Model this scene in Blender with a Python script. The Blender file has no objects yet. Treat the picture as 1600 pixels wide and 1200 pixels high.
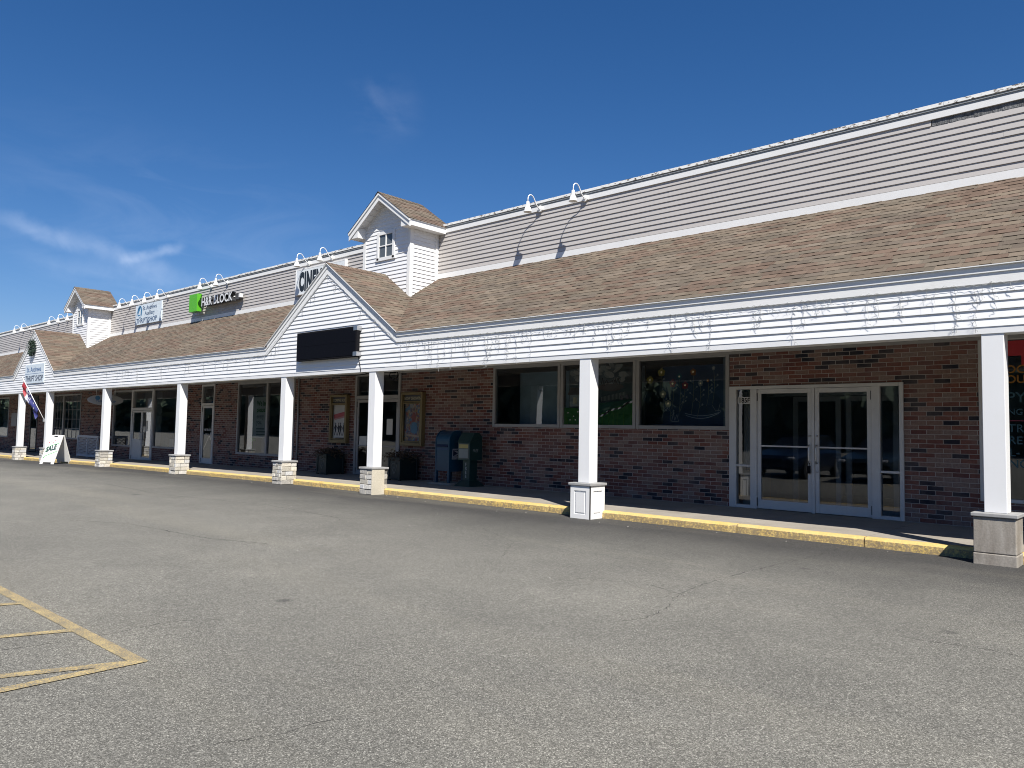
import bpy, math, random
from math import sin, cos, radians, pi, sqrt, atan2, tan
from mathutils import Vector, Matrix
random.seed(11)
SC = bpy.context.scene
COL = SC.collection

# ------------------------------------------------------------------ helpers
class MB:
    """collects faces, then links them as one mesh object"""
    def __init__(s): s.v=[]; s.f=[]; s.m=[]; s.s=[]; s.uv={}
    def face(s, pts, m=0, sm=False):
        i=len(s.v); s.v += [tuple(p) for p in pts]; s.f.append(tuple(range(i,i+len(pts)))); s.m.append(m); s.s.append(sm)
    def box(s, x0,x1,y0,y1,z0,z1,m=0):
        i=len(s.v)
        s.v += [(x0,y0,z0),(x1,y0,z0),(x1,y1,z0),(x0,y1,z0),(x0,y0,z1),(x1,y0,z1),(x1,y1,z1),(x0,y1,z1)]
        for q in ((0,3,2,1),(4,5,6,7),(0,1,5,4),(1,2,6,5),(2,3,7,6),(3,0,4,7)):
            s.f.append(tuple(i+k for k in q)); s.m.append(m); s.s.append(False)
    def obox(s, c, ax, ay, az, m=0):
        """box from centre and three half-axis vectors"""
        c,ax,ay,az=map(Vector,(c,ax,ay,az)); i=len(s.v)
        for sz in (-1,1):
            for sx,sy in ((-1,-1),(1,-1),(1,1),(-1,1)): s.v.append(tuple(c+ax*sx+ay*sy+az*sz))
        for q in ((0,3,2,1),(4,5,6,7),(0,1,5,4),(1,2,6,5),(2,3,7,6),(3,0,4,7)):
            s.f.append(tuple(i+k for k in q)); s.m.append(m); s.s.append(False)
    def prism(s, poly, ext, m=0, sm=False):
        poly=[Vector(p) for p in poly]; ext=Vector(ext); n=len(poly); i=len(s.v)
        s.v += [tuple(p) for p in poly]+[tuple(p+ext) for p in poly]
        s.f.append(tuple(range(i+n-1,i-1,-1))); s.f.append(tuple(range(i+n,i+2*n))); s.m += [m,m]; s.s += [False,False]
        for k in range(n):
            s.f.append((i+k,i+(k+1)%n,i+n+(k+1)%n,i+n+k)); s.m.append(m); s.s.append(sm)
    def tube(s, path, r, n=8, m=0, caps=True):
        path=[Vector(p) for p in path]; rs=r if isinstance(r,(list,tuple)) else [r]*len(path)
        rings=[]; up=None
        for k,p in enumerate(path):
            t=(path[min(k+1,len(path)-1)]-path[max(k-1,0)]).normalized()
            if up is None: up=Vector((0,0,1)) if abs(t.z)<.9 else Vector((1,0,0))
            a=t.cross(up)
            if a.length<1e-4: a=t.cross(Vector((0,1,0)))
            a.normalize(); b=a.cross(t).normalized(); up=b
            i=len(s.v); rings.append(i)
            for j in range(n):
                an=2*pi*j/n; s.v.append(tuple(p+a*cos(an)*rs[k]+b*sin(an)*rs[k]))
        for k in range(len(rings)-1):
            for j in range(n):
                s.f.append((rings[k]+j,rings[k]+(j+1)%n,rings[k+1]+(j+1)%n,rings[k+1]+j)); s.m.append(m); s.s.append(True)
        if caps:
            s.f.append(tuple(rings[0]+j for j in range(n-1,-1,-1))); s.f.append(tuple(rings[-1]+j for j in range(n))); s.m += [m,m]; s.s += [False,False]
    def lathe(s, c, prof, n=16, m=0):
        c=Vector(c); rings=[]
        for r,z in prof:
            i=len(s.v); rings.append(i)
            for j in range(n):
                an=2*pi*j/n; s.v.append((c.x+r*cos(an),c.y+r*sin(an),c.z+z))
        for k in range(len(rings)-1):
            for j in range(n):
                s.f.append((rings[k]+j,rings[k]+(j+1)%n,rings[k+1]+(j+1)%n,rings[k+1]+j)); s.m.append(m); s.s.append(True)
    def build(s, name, mats, parent=None, loc=None, bevel=0, seg=1):
        """vertices are world coordinates unless the parent (or loc) gives an origin"""
        o0=Vector(loc) if loc is not None else Vector((0,0,0))
        if parent is not None: o0=ORG.get(parent.name,Vector((0,0,0)))
        me=bpy.data.meshes.new(name)
        me.from_pydata([tuple(Vector(v)-o0) for v in s.v],[],s.f)
        if not isinstance(mats,(list,tuple)): mats=[mats]
        for mt in mats: me.materials.append(mt)
        for p,mi,sm in zip(me.polygons,s.m,s.s): p.material_index=mi; p.use_smooth=sm
        o=bpy.data.objects.new(name,me); COL.objects.link(o)
        if parent is not None: o.parent=parent
        else: o.location=o0
        ORG[o.name]=o0
        if bevel:
            b=o.modifiers.new('bevel','BEVEL'); b.width=bevel; b.segments=seg; b.limit_method='ANGLE'; b.angle_limit=radians(40)
        return o
ORG={}
def thing(name,label,cat,loc=(0,0,0),group=None,rot=None):
    o=bpy.data.objects.new(name,None); COL.objects.link(o); o.location=loc; o.empty_display_size=.2
    tag(o,label,cat,group); ORG[o.name]=Vector(loc)
    return o
def local(o): ORG[o.name]=Vector((0,0,0)); return o
def tag(o,label=None,cat=None,group=None,kind=None):
    if label: o['label']=label
    if cat: o['category']=cat
    if group: o['group']=group
    if kind: o['kind']=kind
    return o
def copy_tree(o,parent=None):
    c=o.copy(); COL.objects.link(c); c.parent=parent
    for ch in list(o.children): copy_tree(ch,c)
    return c

# ------------------------------------------------------------------ materials
def N(nt,t,**kw):
    n=nt.nodes.new(t)
    for k,v in kw.items():
        if k.startswith('_'): setattr(n,k[1:],v)
    return n
class Mat:
    def __init__(s,name,rough=.6,col=(.5,.5,.5),metal=0,spec=.5):
        s.m=bpy.data.materials.new(name); s.m.use_nodes=True; s.nt=s.m.node_tree
        s.b=s.nt.nodes['Principled BSDF']; s.L=s.nt.links
        s.b.inputs['Base Color'].default_value=(*col,1); s.b.inputs['Roughness'].default_value=rough
        s.b.inputs['Metallic'].default_value=metal; s.b.inputs['Specular IOR Level'].default_value=spec
        s.tc=None
    def n(s,t): return s.nt.nodes.new(t)
    def coord(s,scale=(1,1,1)):
        if s.tc is None: s.tc=s.n('ShaderNodeTexCoord')
        mp=s.n('ShaderNodeMapping'); mp.inputs['Scale'].default_value=scale
        s.L.new(s.tc.outputs['Object'],mp.inputs['Vector']); return mp.outputs['Vector']
    def noise(s,scale,detail=3,rough=.55,vscale=(1,1,1),dist=0):
        n=s.n('ShaderNodeTexNoise'); n.inputs['Scale'].default_value=scale; n.inputs['Detail'].default_value=detail
        n.inputs['Roughness'].default_value=rough; n.inputs['Distortion'].default_value=dist
        s.L.new(s.coord(vscale),n.inputs['Vector']); return n.outputs['Fac']
    def ramp(s,fac,stops,interp='LINEAR'):
        r=s.n('ShaderNodeValToRGB'); cr=r.color_ramp; cr.interpolation=interp
        while len(cr.elements)<len(stops): cr.elements.new(.5)
        for e,(p,c) in zip(cr.elements,stops):
            e.position=p; e.color=(*c,1) if isinstance(c,(tuple,list)) else (c,c,c,1)
        s.L.new(fac,r.inputs['Fac']); return r.outputs['Color']
    def mix(s,fac,a,b,mode='MIX'):
        m=s.n('ShaderNodeMix'); m.data_type='RGBA'; m.blend_type=mode
        for sock,val in ((m.inputs['Factor'],fac),(m.inputs['A'],a),(m.inputs['B'],b)):
            if isinstance(val,(int,float)): sock.default_value=val if sock.type=='VALUE' else (val,val,val,1)
            elif isinstance(val,tuple): sock.default_value=(*val,1)
            else: s.L.new(val,sock)
        # colour sockets of the RGBA mix are indices 6, 7
        return m.outputs['Result']
    def rmix(s,fac,a,b,mode='MIX'):
        m=s.n('ShaderNodeMixRGB'); m.blend_type=mode
        for i,val in enumerate((fac,a,b)):
            sock=m.inputs[i]
            if isinstance(val,(int,float)): sock.default_value=val if i==0 else (val,val,val,1)
            elif isinstance(val,tuple): sock.default_value=(*val,1)
            else: s.L.new(val,sock)
        return m.outputs[0]
    def math(s,op,a,b=None,c=None):
        m=s.n('ShaderNodeMath'); m.operation=op
        for i,val in enumerate((a,b,c)):
            if val is None: continue
            if isinstance(val,(int,float)): m.inputs[i].default_value=val
            else: s.L.new(val,m.inputs[i])
        return m.outputs[0]
    def color(s,c): s.L.new(c,s.b.inputs['Base Color']); return s
    def rough(s,c): s.L.new(c,s.b.inputs['Roughness']); return s
    def bump(s,h,strength=.3,dist=.01):
        b=s.n('ShaderNodeBump'); b.inputs['Strength'].default_value=strength; b.inputs['Distance'].default_value=dist
        s.L.new(h,b.inputs['Height']); s.L.new(b.outputs['Normal'],s.b.inputs['Normal']); return s
def weathered(name,col,rough=.55,amt=.18,scale=3,fine=60,dirt=None,streak=False):
    m=Mat(name,rough,col)
    a=m.noise(scale,5,.6,(1,1,.35) if streak else (1,1,1)); f=m.noise(fine,2)
    c=m.rmix(m.ramp(a,[(.3,0.),(.75,1.)]),col,tuple(x*(1-amt) for x in col))
    if dirt: c=m.rmix(m.ramp(m.noise(scale*2.3,6,.65),[(.58,0.),(.78,.55)]),c,dirt)
    c=m.rmix(.06,c,f,'OVERLAY') if False else c
    m.color(c); m.rough(m.ramp(a,[(.2,rough-.08),(.8,min(1,rough+.12))])); m.bump(f,.08,.004)
    return m.m

WHITE_SIDING=weathered('white_vinyl',(.76,.765,.765),.5,.06,.9,40,(.62,.62,.6),True)
WHITE_TRIM=weathered('white_trim_paint',(.76,.76,.745),.5,.06,2,50,(.64,.63,.6))
WHITE_SHAFT=weathered('white_column_paint',(.76,.765,.765),.42,.05,1.2,30,(.7,.7,.68),True)
TAUPE=weathered('taupe_vinyl',(.445,.42,.398),.5,.07,1.0,40,(.36,.34,.335),True)
GREY_METAL=weathered('grey_flashing',(.30,.32,.33),.45,.2,4,40)
CONC_CAP=weathered('cap_stone',(.33,.33,.325),.85,.25,9,80)
FRAME=weathered('window_frame_paint',(.34,.335,.33),.5,.15,3,40,(.25,.24,.23))
FRAME_LIGHT=weathered('door_frame_paint',(.60,.60,.59),.45,.12,3,40,(.46,.45,.44))
SOFFIT=weathered('soffit_panel',(.38,.37,.36),.7,.15,1.5,40)
DARK_METAL=weathered('dark_metal',(.03,.032,.036),.45,.3,9,40)
CHROME=Mat('worn_steel',.35,(.55,.55,.55),.9).m
BLACK=Mat('black_plastic',.8,(.006,.006,.008),0,.15).m
WHITE_PL=weathered('white_enamel',(.82,.82,.80),.35,.05,6,30)
INTERIOR=weathered('interior_wall',(.36,.42,.48),.9,.4,.8,10)
INTFLOOR=weathered('interior_floor',(.30,.30,.30),.5,.3,.8,10)

def asphalt():
    m=Mat('asphalt',.92,(.1,.1,.1),0,.25)
    sep=m.n('ShaderNodeSeparateXYZ'); m.L.new(m.coord(),sep.inputs[0])
    big=m.noise(.16,4,.55,(1,1.6,1)); mid=m.noise(1.1,5,.6)
    fine=m.noise(150,3,.7)
    v=m.n('ShaderNodeTexVoronoi'); v.inputs['Scale'].default_value=165; m.L.new(m.coord(),v.inputs['Vector'])
    vs=m.n('ShaderNodeSeparateColor'); m.L.new(v.outputs['Color'],vs.inputs[0])
    c=m.ramp(big,[(.32,(.176,.170,.147)),(.68,(.228,.219,.188))])
    c=m.rmix(m.ramp(mid,[(.35,0.),(.75,.6)]),c,(.138,.134,.117))
    # aggregate: dark binder and pale stones
    st=m.ramp(vs.outputs[0],[(0.,.48),(.35,.78),(.7,1.05),(.88,1.4),(1.,2.1)])
    c=m.rmix(1.,c,st,'MULTIPLY')
    c=m.rmix(.75,c,m.ramp(fine,[(.28,.45),(.5,.98),(.74,1.6)]),'MULTIPLY')
    v2=m.n('ShaderNodeTexVoronoi'); v2.inputs['Scale'].default_value=62; m.L.new(m.coord(),v2.inputs['Vector'])
    v2s=m.n('ShaderNodeSeparateColor'); m.L.new(v2.outputs['Color'],v2s.inputs[0])
    c=m.rmix(1.,c,m.ramp(v2s.outputs[1],[(0.,.85),(.5,1.0),(.9,1.08),(1.,1.22)]),'MULTIPLY')
    # newer, darker strip along the kerb
    e=m.math('ADD',m.math('ADD',sep.outputs[1],3.6),m.math('MULTIPLY',m.noise(.45,4,.6,(.6,.9,1)),2.2))
    k=m.ramp(m.math('MULTIPLY',e,.222),[(.02,0.),(.45,.30),(.72,.66),(.92,1.)])
    c=m.rmix(m.math('MULTIPLY',k,.92),c,m.rmix(1.,(.050,.049,.048),st,'MULTIPLY'))
    # worn paler bands left by traffic
    w=m.n('ShaderNodeTexNoise'); w.inputs['Scale'].default_value=.5; w.inputs['Detail'].default_value=4
    mp=m.n('ShaderNodeMapping'); mp.inputs['Rotation'].default_value=(0,0,radians(-24)); mp.inputs['Scale'].default_value=(.16,1.5,1)
    m.L.new(m.tc.outputs['Object'],mp.inputs['Vector']); m.L.new(mp.outputs['Vector'],w.inputs['Vector'])
    c=m.rmix(m.ramp(w.outputs['Fac'],[(.54,0.),(.72,.30)]),c,m.rmix(1.,(.255,.238,.188),st,'MULTIPLY'))
    # oil drops
    oil=m.n('ShaderNodeTexVoronoi'); oil.inputs['Scale'].default_value=.62; m.L.new(m.coord((1,1,0)),oil.inputs['Vector'])
    od=m.math('ADD',oil.outputs['Distance'],m.math('MULTIPLY',m.noise(9,3),.03))
    c=m.rmix(m.ramp(od,[(.045,.6),(.075,0.)]),c,(.035,.035,.036))
    m.color(c)
    h=m.math('ADD',m.math('MULTIPLY',fine,.7),m.math('MULTIPLY',vs.outputs[0],.5))
    m.bump(h,.65,.010)
    return m.m
ASPHALT=asphalt()

def brick():
    m=Mat('painted_brick',.88,(.2,.1,.1),0,.3)
    sep=m.n('ShaderNodeSeparateXYZ'); m.L.new(m.coord(),sep.inputs[0])
    cb=m.n('ShaderNodeCombineXYZ'); m.L.new(m.math('ADD',sep.outputs[0],m.math('MULTIPLY',sep.outputs[1],1.0)),cb.inputs[0]); m.L.new(m.math('ADD',sep.outputs[2],5.003),cb.inputs[1])
    wob=m.n('ShaderNodeTexNoise'); wob.inputs['Scale'].default_value=7; m.L.new(m.coord(),wob.inputs['Vector'])
    ofs=m.n('ShaderNodeVectorMath'); ofs.operation='SCALE'; ofs.inputs['Scale'].default_value=.006; m.L.new(wob.outputs['Color'],ofs.inputs[0])
    add=m.n('ShaderNodeVectorMath'); m.L.new(cb.outputs[0],add.inputs[0]); m.L.new(ofs.outputs[0],add.inputs[1])
    b=m.n('ShaderNodeTexBrick'); b.offset=.5; b.offset_frequency=2; b.squash=1
    b.inputs['Scale'].default_value=1; b.inputs['Brick Width'].default_value=.2365; b.inputs['Row Height'].default_value=.0741
    b.inputs['Mortar Size'].default_value=.0052; b.inputs['Mortar Smooth'].default_value=.15; b.inputs['Bias'].default_value=0
    b.inputs['Color1'].default_value=(0,0,0,1); b.inputs['Color2'].default_value=(1,1,1,1)
    m.L.new(add.outputs[0],b.inputs['Vector'])
    sp=m.n('ShaderNodeSeparateColor'); m.L.new(b.outputs['Color'],sp.inputs[0])
    c=m.ramp(sp.outputs[0],[(0.,(.020,.022,.032)),(.14,(.192,.082,.062)),(.32,(.205,.127,.102)),(.48,(.160,.060,.047)),(.63,(.21,.138,.114)),(.76,(.132,.055,.048)),(.90,(.23,.165,.143))],'CONSTANT')
    c=m.rmix(.55,c,m.ramp(m.noise(26,4,.65),[(.3,.55),(.7,1.45)]),'MULTIPLY')
    # chalky wash left on the faces, patchy
    wash=m.ramp(m.noise(1.4,5,.65),[(.42,0.),(.72,.42)])
    c=m.rmix(wash,c,(.27,.215,.195))
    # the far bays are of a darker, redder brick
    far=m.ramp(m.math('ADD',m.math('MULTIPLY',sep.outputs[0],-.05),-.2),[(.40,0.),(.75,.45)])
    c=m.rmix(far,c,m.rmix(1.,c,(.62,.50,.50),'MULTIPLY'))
    c=m.rmix(b.outputs['Fac'],c,m.ramp(m.noise(3,3),[(.3,(.33,.295,.27)),(.7,(.43,.39,.36))]))
    m.color(c)
    m.bump(m.math('ADD',m.math('SUBTRACT',1.,b.outputs['Fac']),m.math('MULTIPLY',m.noise(60,3),.25)),.6,.006)
    return m.m
BRICK=brick()

def shingle(axis):
    m=Mat('asphalt_shingle_'+('main' if axis==0 else 'side'),.95,(.2,.15,.12),0,.15)
    sep=m.n('ShaderNodeSeparateXYZ'); m.L.new(m.coord(),sep.inputs[0])
    cb=m.n('ShaderNodeCombineXYZ'); m.L.new(m.math('ADD',sep.outputs[axis],200.),cb.inputs[0])
    m.L.new(m.math('ADD',m.math('SUBTRACT',sep.outputs[2],3.56),.0778*100),cb.inputs[1])
    def br(w,off,mort):
        b=m.n('ShaderNodeTexBrick'); b.offset=off; b.offset_frequency=3; b.squash=1.35; b.squash_frequency=2
        for k,v in (('Scale',1),('Brick Width',w),('Row Height',.0778),('Mortar Size',mort),('Mortar Smooth',.1),('Bias',0)): b.inputs[k].default_value=v
        b.inputs['Color1'].default_value=(0,0,0,1); b.inputs['Color2'].default_value=(1,1,1,1)
        m.L.new(cb.outputs[0],b.inputs['Vector'])
        sp=m.n('ShaderNodeSeparateColor'); m.L.new(b.outputs['Color'],sp.inputs[0]); return sp.outputs[0],b.outputs['Fac']
    a,fa=br(.46,.37,.0); c2,fb=br(.23,.61,.002)
    c=m.ramp(a,[(0.,(.148,.119,.089)),(.18,(.136,.097,.073)),(.34,(.154,.124,.094)),(.50,(.125,.102,.080)),(.64,(.142,.104,.079)),(.8,(.134,.112,.086)),(.92,(.160,.132,.102))],'CONSTANT')
    c=m.rmix(.55,c,m.ramp(c2,[(0.,.72),(.5,1.0),(1.,1.3)]),'MULTIPLY')
    c=m.rmix(.35,c,m.ramp(m.noise(.45,4,.6),[(.3,.75),(.7,1.3)]),'MULTIPLY')
    c=m.rmix(.5,c,m.ramp(m.noise(180,2,.7),[(.3,.6),(.7,1.45)]),'MULTIPLY')
    c=m.rmix(m.math('MULTIPLY',fb,.35),c,(.03,.024,.02))
    m.color(c); m.bump(m.math('ADD',m.noise(160,2),m.math('MULTIPLY',c2,.8)),.35,.006)
    return m.m
SHINGLE=shingle(0); SHINGLE_SIDE=shingle(1)

def concrete(name,a,b,yellow=False):
    m=Mat(name,.9,a,0,.3)
    n1=m.noise(1.3,6,.62); n2=m.noise(40,3,.6)
    c=m.ramp(n1,[(.3,a),(.7,b)])
    c=m.rmix(.35,c,m.ramp(n2,[(.3,.7),(.7,1.25)]),'MULTIPLY')
    m.color(c); m.bump(n2,.25,.004)
    return m.m
SIDEWALK=concrete('sidewalk_concrete',(.25,.225,.19),(.34,.31,.265))
BASE_CONC=concrete('base_concrete',(.20,.178,.15),(.36,.335,.295))
def streaked(name,a,b,dark):
    m=Mat(name,.9,a,0,.3); n1=m.noise(5,5,.62,(1.6,1.6,.35)); n2=m.noise(45,3,.6); n4=m.noise(2.2,4,.6)
    c=m.ramp(n1,[(.3,a),(.7,b)]); c=m.rmix(m.ramp(n4,[(.52,0.),(.70,.55)]),c,dark); c=m.rmix(.4,c,m.ramp(n2,[(.3,.65),(.7,1.3)]),'MULTIPLY')
    m.color(c); m.bump(n2,.35,.006); return m.m
BASE_CONC=streaked('base_concrete',(.22,.195,.165),(.37,.345,.305),(.17,.145,.115))
STUCCO=concrete('cream_stucco',(.40,.36,.28),(.58,.54,.44))
def kerb_yellow():
    m=Mat('kerb_yellow_paint',.85,(.6,.42,.1),0,.3)
    sep=m.n('ShaderNodeSeparateXYZ'); m.L.new(m.coord(),sep.inputs[0])
    n=m.noise(30,4,.75); n3=m.noise(1.2,4,.6)
    y=m.ramp(n3,[(.3,(.64,.44,.12)),(.7,(.72,.55,.22))])
    geo=m.n('ShaderNodeNewGeometry'); sg=m.n('ShaderNodeSeparateXYZ'); m.L.new(geo.outputs['True Normal'],sg.inputs[0])
    facing=m.math('LESS_THAN',sg.outputs[2],.55)
    wear=m.ramp(m.math('ADD',n,m.math('MULTIPLY',n3,.35)),[(.55,0.),(.68,.92)])
    w2=m.math('MULTIPLY',wear,m.math('ADD',m.math('MULTIPLY',facing,.65),.32))
    m.color(m.rmix(w2,y,m.ramp(n,[(.45,(.36,.26,.12)),(.65,(.22,.18,.13))])))
    m.bump(n,.8,.012)
    return m.m
KERB=kerb_yellow()
def lot_yellow():
    m=Mat('worn_line_paint',.85,(.5,.36,.12),0,.3)
    n=m.noise(95,3,.7); n2=m.noise(6,4,.65)
    c=m.ramp(n2,[(.3,(.56,.43,.19)),(.7,(.58,.40,.12))])
    c=m.rmix(m.ramp(m.math('ADD',n,m.math('MULTIPLY',n2,.5)),[(.56,.06),(.84,.92)]),c,(.16,.152,.130))
    m.color(c); m.bump(n,.6,.008); return m.m
LOT_YELLOW=lot_yellow()
def stone():
    m=Mat('ledge_stone',.85,(.6,.58,.52),0,.3)
    g=m.n('ShaderNodeNewGeometry')
    c=m.ramp(g.outputs['Random Per Island'],[(0.,(.50,.47,.40)),(.25,(.62,.60,.55)),(.5,(.44,.42,.38)),(.7,(.66,.62,.53)),(.88,(.55,.55,.54))],'CONSTANT')
    c=m.rmix(.6,c,m.ramp(m.noise(28,5,.65),[(.3,.62),(.7,1.25)]),'MULTIPLY')
    m.color(c); m.bump(m.noise(38,4,.65),.8,.012); return m.m
STONE=stone(); MORTAR=concrete('stone_mortar',(.10,.095,.085),(.20,.19,.17))
def peeling():
    m=Mat('peeling_white_metal',.6,(.8,.8,.8))
    n=m.noise(9,5,.7,(1,1,2.2)); n2=m.noise(.8,3)
    f=m.ramp(m.math('ADD',n,m.math('MULTIPLY',n2,.3)),[(.69,0.),(.75,1.)])
    rust=m.ramp(m.noise(30,3),[(.4,(.06,.055,.05)),(.6,(.22,.17,.12))])
    m.color(m.rmix(f,(.78,.78,.75),rust)); m.bump(n,.4,.01); return m.m
PEEL=peeling()
def tarpaper():
    m=Mat('torn_tar_paper',.7,(.1,.1,.11)); n=m.noise(16,5,.7,(1,1,.4))
    m.color(m.ramp(n,[(.3,(.05,.052,.056)),(.7,(.20,.205,.21))])); m.bump(n,.9,.05); return m.m
TAR=tarpaper()
def glass(name,tint=(.70,.77,.80),ior=1.5):
    m=bpy.data.materials.new(name); m.use_nodes=True; nt=m.node_tree
    nt.nodes.remove(nt.nodes['Principled BSDF']); out=nt.nodes['Material Output']
    tr=nt.nodes.new('ShaderNodeBsdfTransparent'); tr.inputs[0].default_value=(*tint,1)
    gl=nt.nodes.new('ShaderNodeBsdfGlossy'); gl.inputs['Roughness'].default_value=.015; gl.inputs[0].default_value=(.95,.97,1,1)
    fr=nt.nodes.new('ShaderNodeFresnel'); fr.inputs['IOR'].default_value=ior
    tc=nt.nodes.new('ShaderNodeTexCoord'); nz=nt.nodes.new('ShaderNodeTexNoise'); nz.inputs['Scale'].default_value=.9; nz.inputs['Detail'].default_value=1
    bp=nt.nodes.new('ShaderNodeBump'); bp.inputs['Strength'].default_value=.05; bp.inputs['Distance'].default_value=.05
    nt.links.new(tc.outputs['Object'],nz.inputs['Vector']); nt.links.new(nz.outputs['Fac'],bp.inputs['Height'])
    nt.links.new(bp.outputs['Normal'],gl.inputs['Normal'])
    ml=nt.nodes.new('ShaderNodeMath'); ml.operation='MULTIPLY'; ml.inputs[1].default_value=2.0; ml.use_clamp=True
    nt.links.new(fr.outputs[0],ml.inputs[0])
    mx=nt.nodes.new('ShaderNodeMixShader'); nt.links.new(ml.outputs[0],mx.inputs[0]); nt.links.new(tr.outputs[0],mx.inputs[1]); nt.links.new(gl.outputs[0],mx.inputs[2])
    nt.links.new(mx.outputs[0],out.inputs[0]); return m
GLASS=glass('shop_glass'); CLEAR=glass('clear_cover',(.97,.97,.97),1.25)
_fl={}
def flat(name,col,rough=.6,amt=.12):
    if name not in _fl: _fl[name]=weathered(name,col,rough,amt,5,40)
    return _fl[name]

def text_faces(mb, s, place, size=1.0, sx=1.0, ext=0.0, m=0, align='LEFT', spacing=1.0, bold=0.0):
    """built-in font turned into faces; place(u,v,w) maps text plane to world"""
    cu=bpy.data.curves.new('lettering','FONT'); cu.body=s; cu.size=size; cu.extrude=ext/2; cu.align_x=align
    cu.space_character=spacing; cu.offset=bold; cu.resolution_u=3
    o=bpy.data.objects.new('lettering',cu); COL.objects.link(o)
    dg=bpy.context.evaluated_depsgraph_get(); me=o.evaluated_get(dg).to_mesh()
    i=len(mb.v)
    for v in me.vertices: mb.v.append(tuple(place(v.co.x*sx,v.co.y,v.co.z)))
    for p in me.polygons: mb.f.append(tuple(i+k for k in p.vertices)); mb.m.append(m); mb.s.append(False)
    o.evaluated_get(dg).to_mesh_clear(); bpy.data.objects.remove(o); bpy.data.curves.remove(cu)
def on_front(x,y,z): return lambda u,v,w: (x+u, y-w, z+v)

# ------------------------------------------------------------------ terrain profile (the lot drops towards the far end)
GP=[(-400,-.60),(-60,-.42),(-39.7,-.262),(-35.9,-.215),(-29.8,-.125),(-23.7,-.075),(-17.7,-.024),(400,-.022)]
def g(x):
    for (a,za),(b,zb) in zip(GP,GP[1:]):
        if x<=b: return za+(zb-za)*(x-a)/(b-a)
    return -.022
KH=.128; YK=.354; YW=3.0; YU=2.82; ZF=2.73; SOF=3.04
SLOPE=.653; EZ=3.56; EY=.026; GS=.687; GH=2.75
GC=(-15.83,-37.83)

# ground, sidewalk, kerb
mb=MB()
xs=[p[0] for p in GP]; ys=[-400,-60,-12,-4,0,3.2]
for a,b in zip(xs,xs[1:]):
    for c,d in zip(ys,ys[1:]): mb.face([(a,c,g(a)),(b,c,g(b)),(b,d,g(b)),(a,d,g(a))])
    mb.face([(a,3.2,g(a)),(b,3.2,g(b)),(b,400,g(b)),(a,400,g(a))])
tag(mb.build('ground',ASPHALT),kind='structure')

def run_xs(x0,x1):
    r=[x0]+[p[0] for p in GP if x0<p[0]<x1]+[x1]; return r
# slabs with open joints
joints=[-60]; x=-58.2
while x<12:
    joints.append(x); x+=1.83
joints=[j for j in joints]; joints.append(12.2)
sh=-3.49-min(joints,key=lambda j:abs(j+3.49)); joints=[j+sh for j in joints]
mb=MB()
for a,b in zip(joints,joints[1:]):
    a2,b2=a+.005,b-.005
    ya,yb=YK+.155,YW+.15
    zt=lambda x: g(x)+KH
    P=[(a2,ya),(b2,ya),(b2,yb),(a2,yb)]
    top=[(p[0],p[1],zt(p[0])) for p in P]; mb.face(top)
    for k in range(4):
        p,q=top[k],top[(k+1)%4]; mb.face([(p[0],p[1],p[2]-.1),(q[0],q[1],q[2]-.1),q,p])
tag(mb.build('sidewalk',SIDEWALK),kind='structure')
mb=MB()
random.seed(3)
kj=[j for k,j in enumerate(joints) if k%2==0 or abs(j+3.49)<.1]
if not any(abs(j+3.49)<.1 for j in kj): kj.append(-3.49); kj.sort()
for a,b in zip(kj,kj[1:]):
    a2,b2=a+.008,b-.008; n=max(2,int((b2-a2)/.12))
    prof=lambda x,j:[(YK-.004+j*.5,g(x)-.03),(YK+j,g(x)+KH*.45),(YK+.004+j,g(x)+KH-.03),(YK+.028+j*.5,g(x)+KH-.004),(YK+.06,g(x)+KH+.003),(YK+.145,g(x)+KH+.003),(YK+.15,g(x)+KH-.05)]
    rings=[]
    for k in range(n+1):
        x=a2+(b2-a2)*k/n; j=random.uniform(-.008,.006)
        if k in (0,n): j+=.012
        rings.append([(x,y,z) for y,z in prof(x,j)])
    for r,s_ in zip(rings,rings[1:]):
        for k in range(len(r)-1): mb.face([r[k],s_[k],s_[k+1],r[k+1]],0,k<4)
    mb.face(rings[0]); mb.face(rings[-1][::-1])
tag(mb.build('kerb',KERB),kind='structure')
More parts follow.
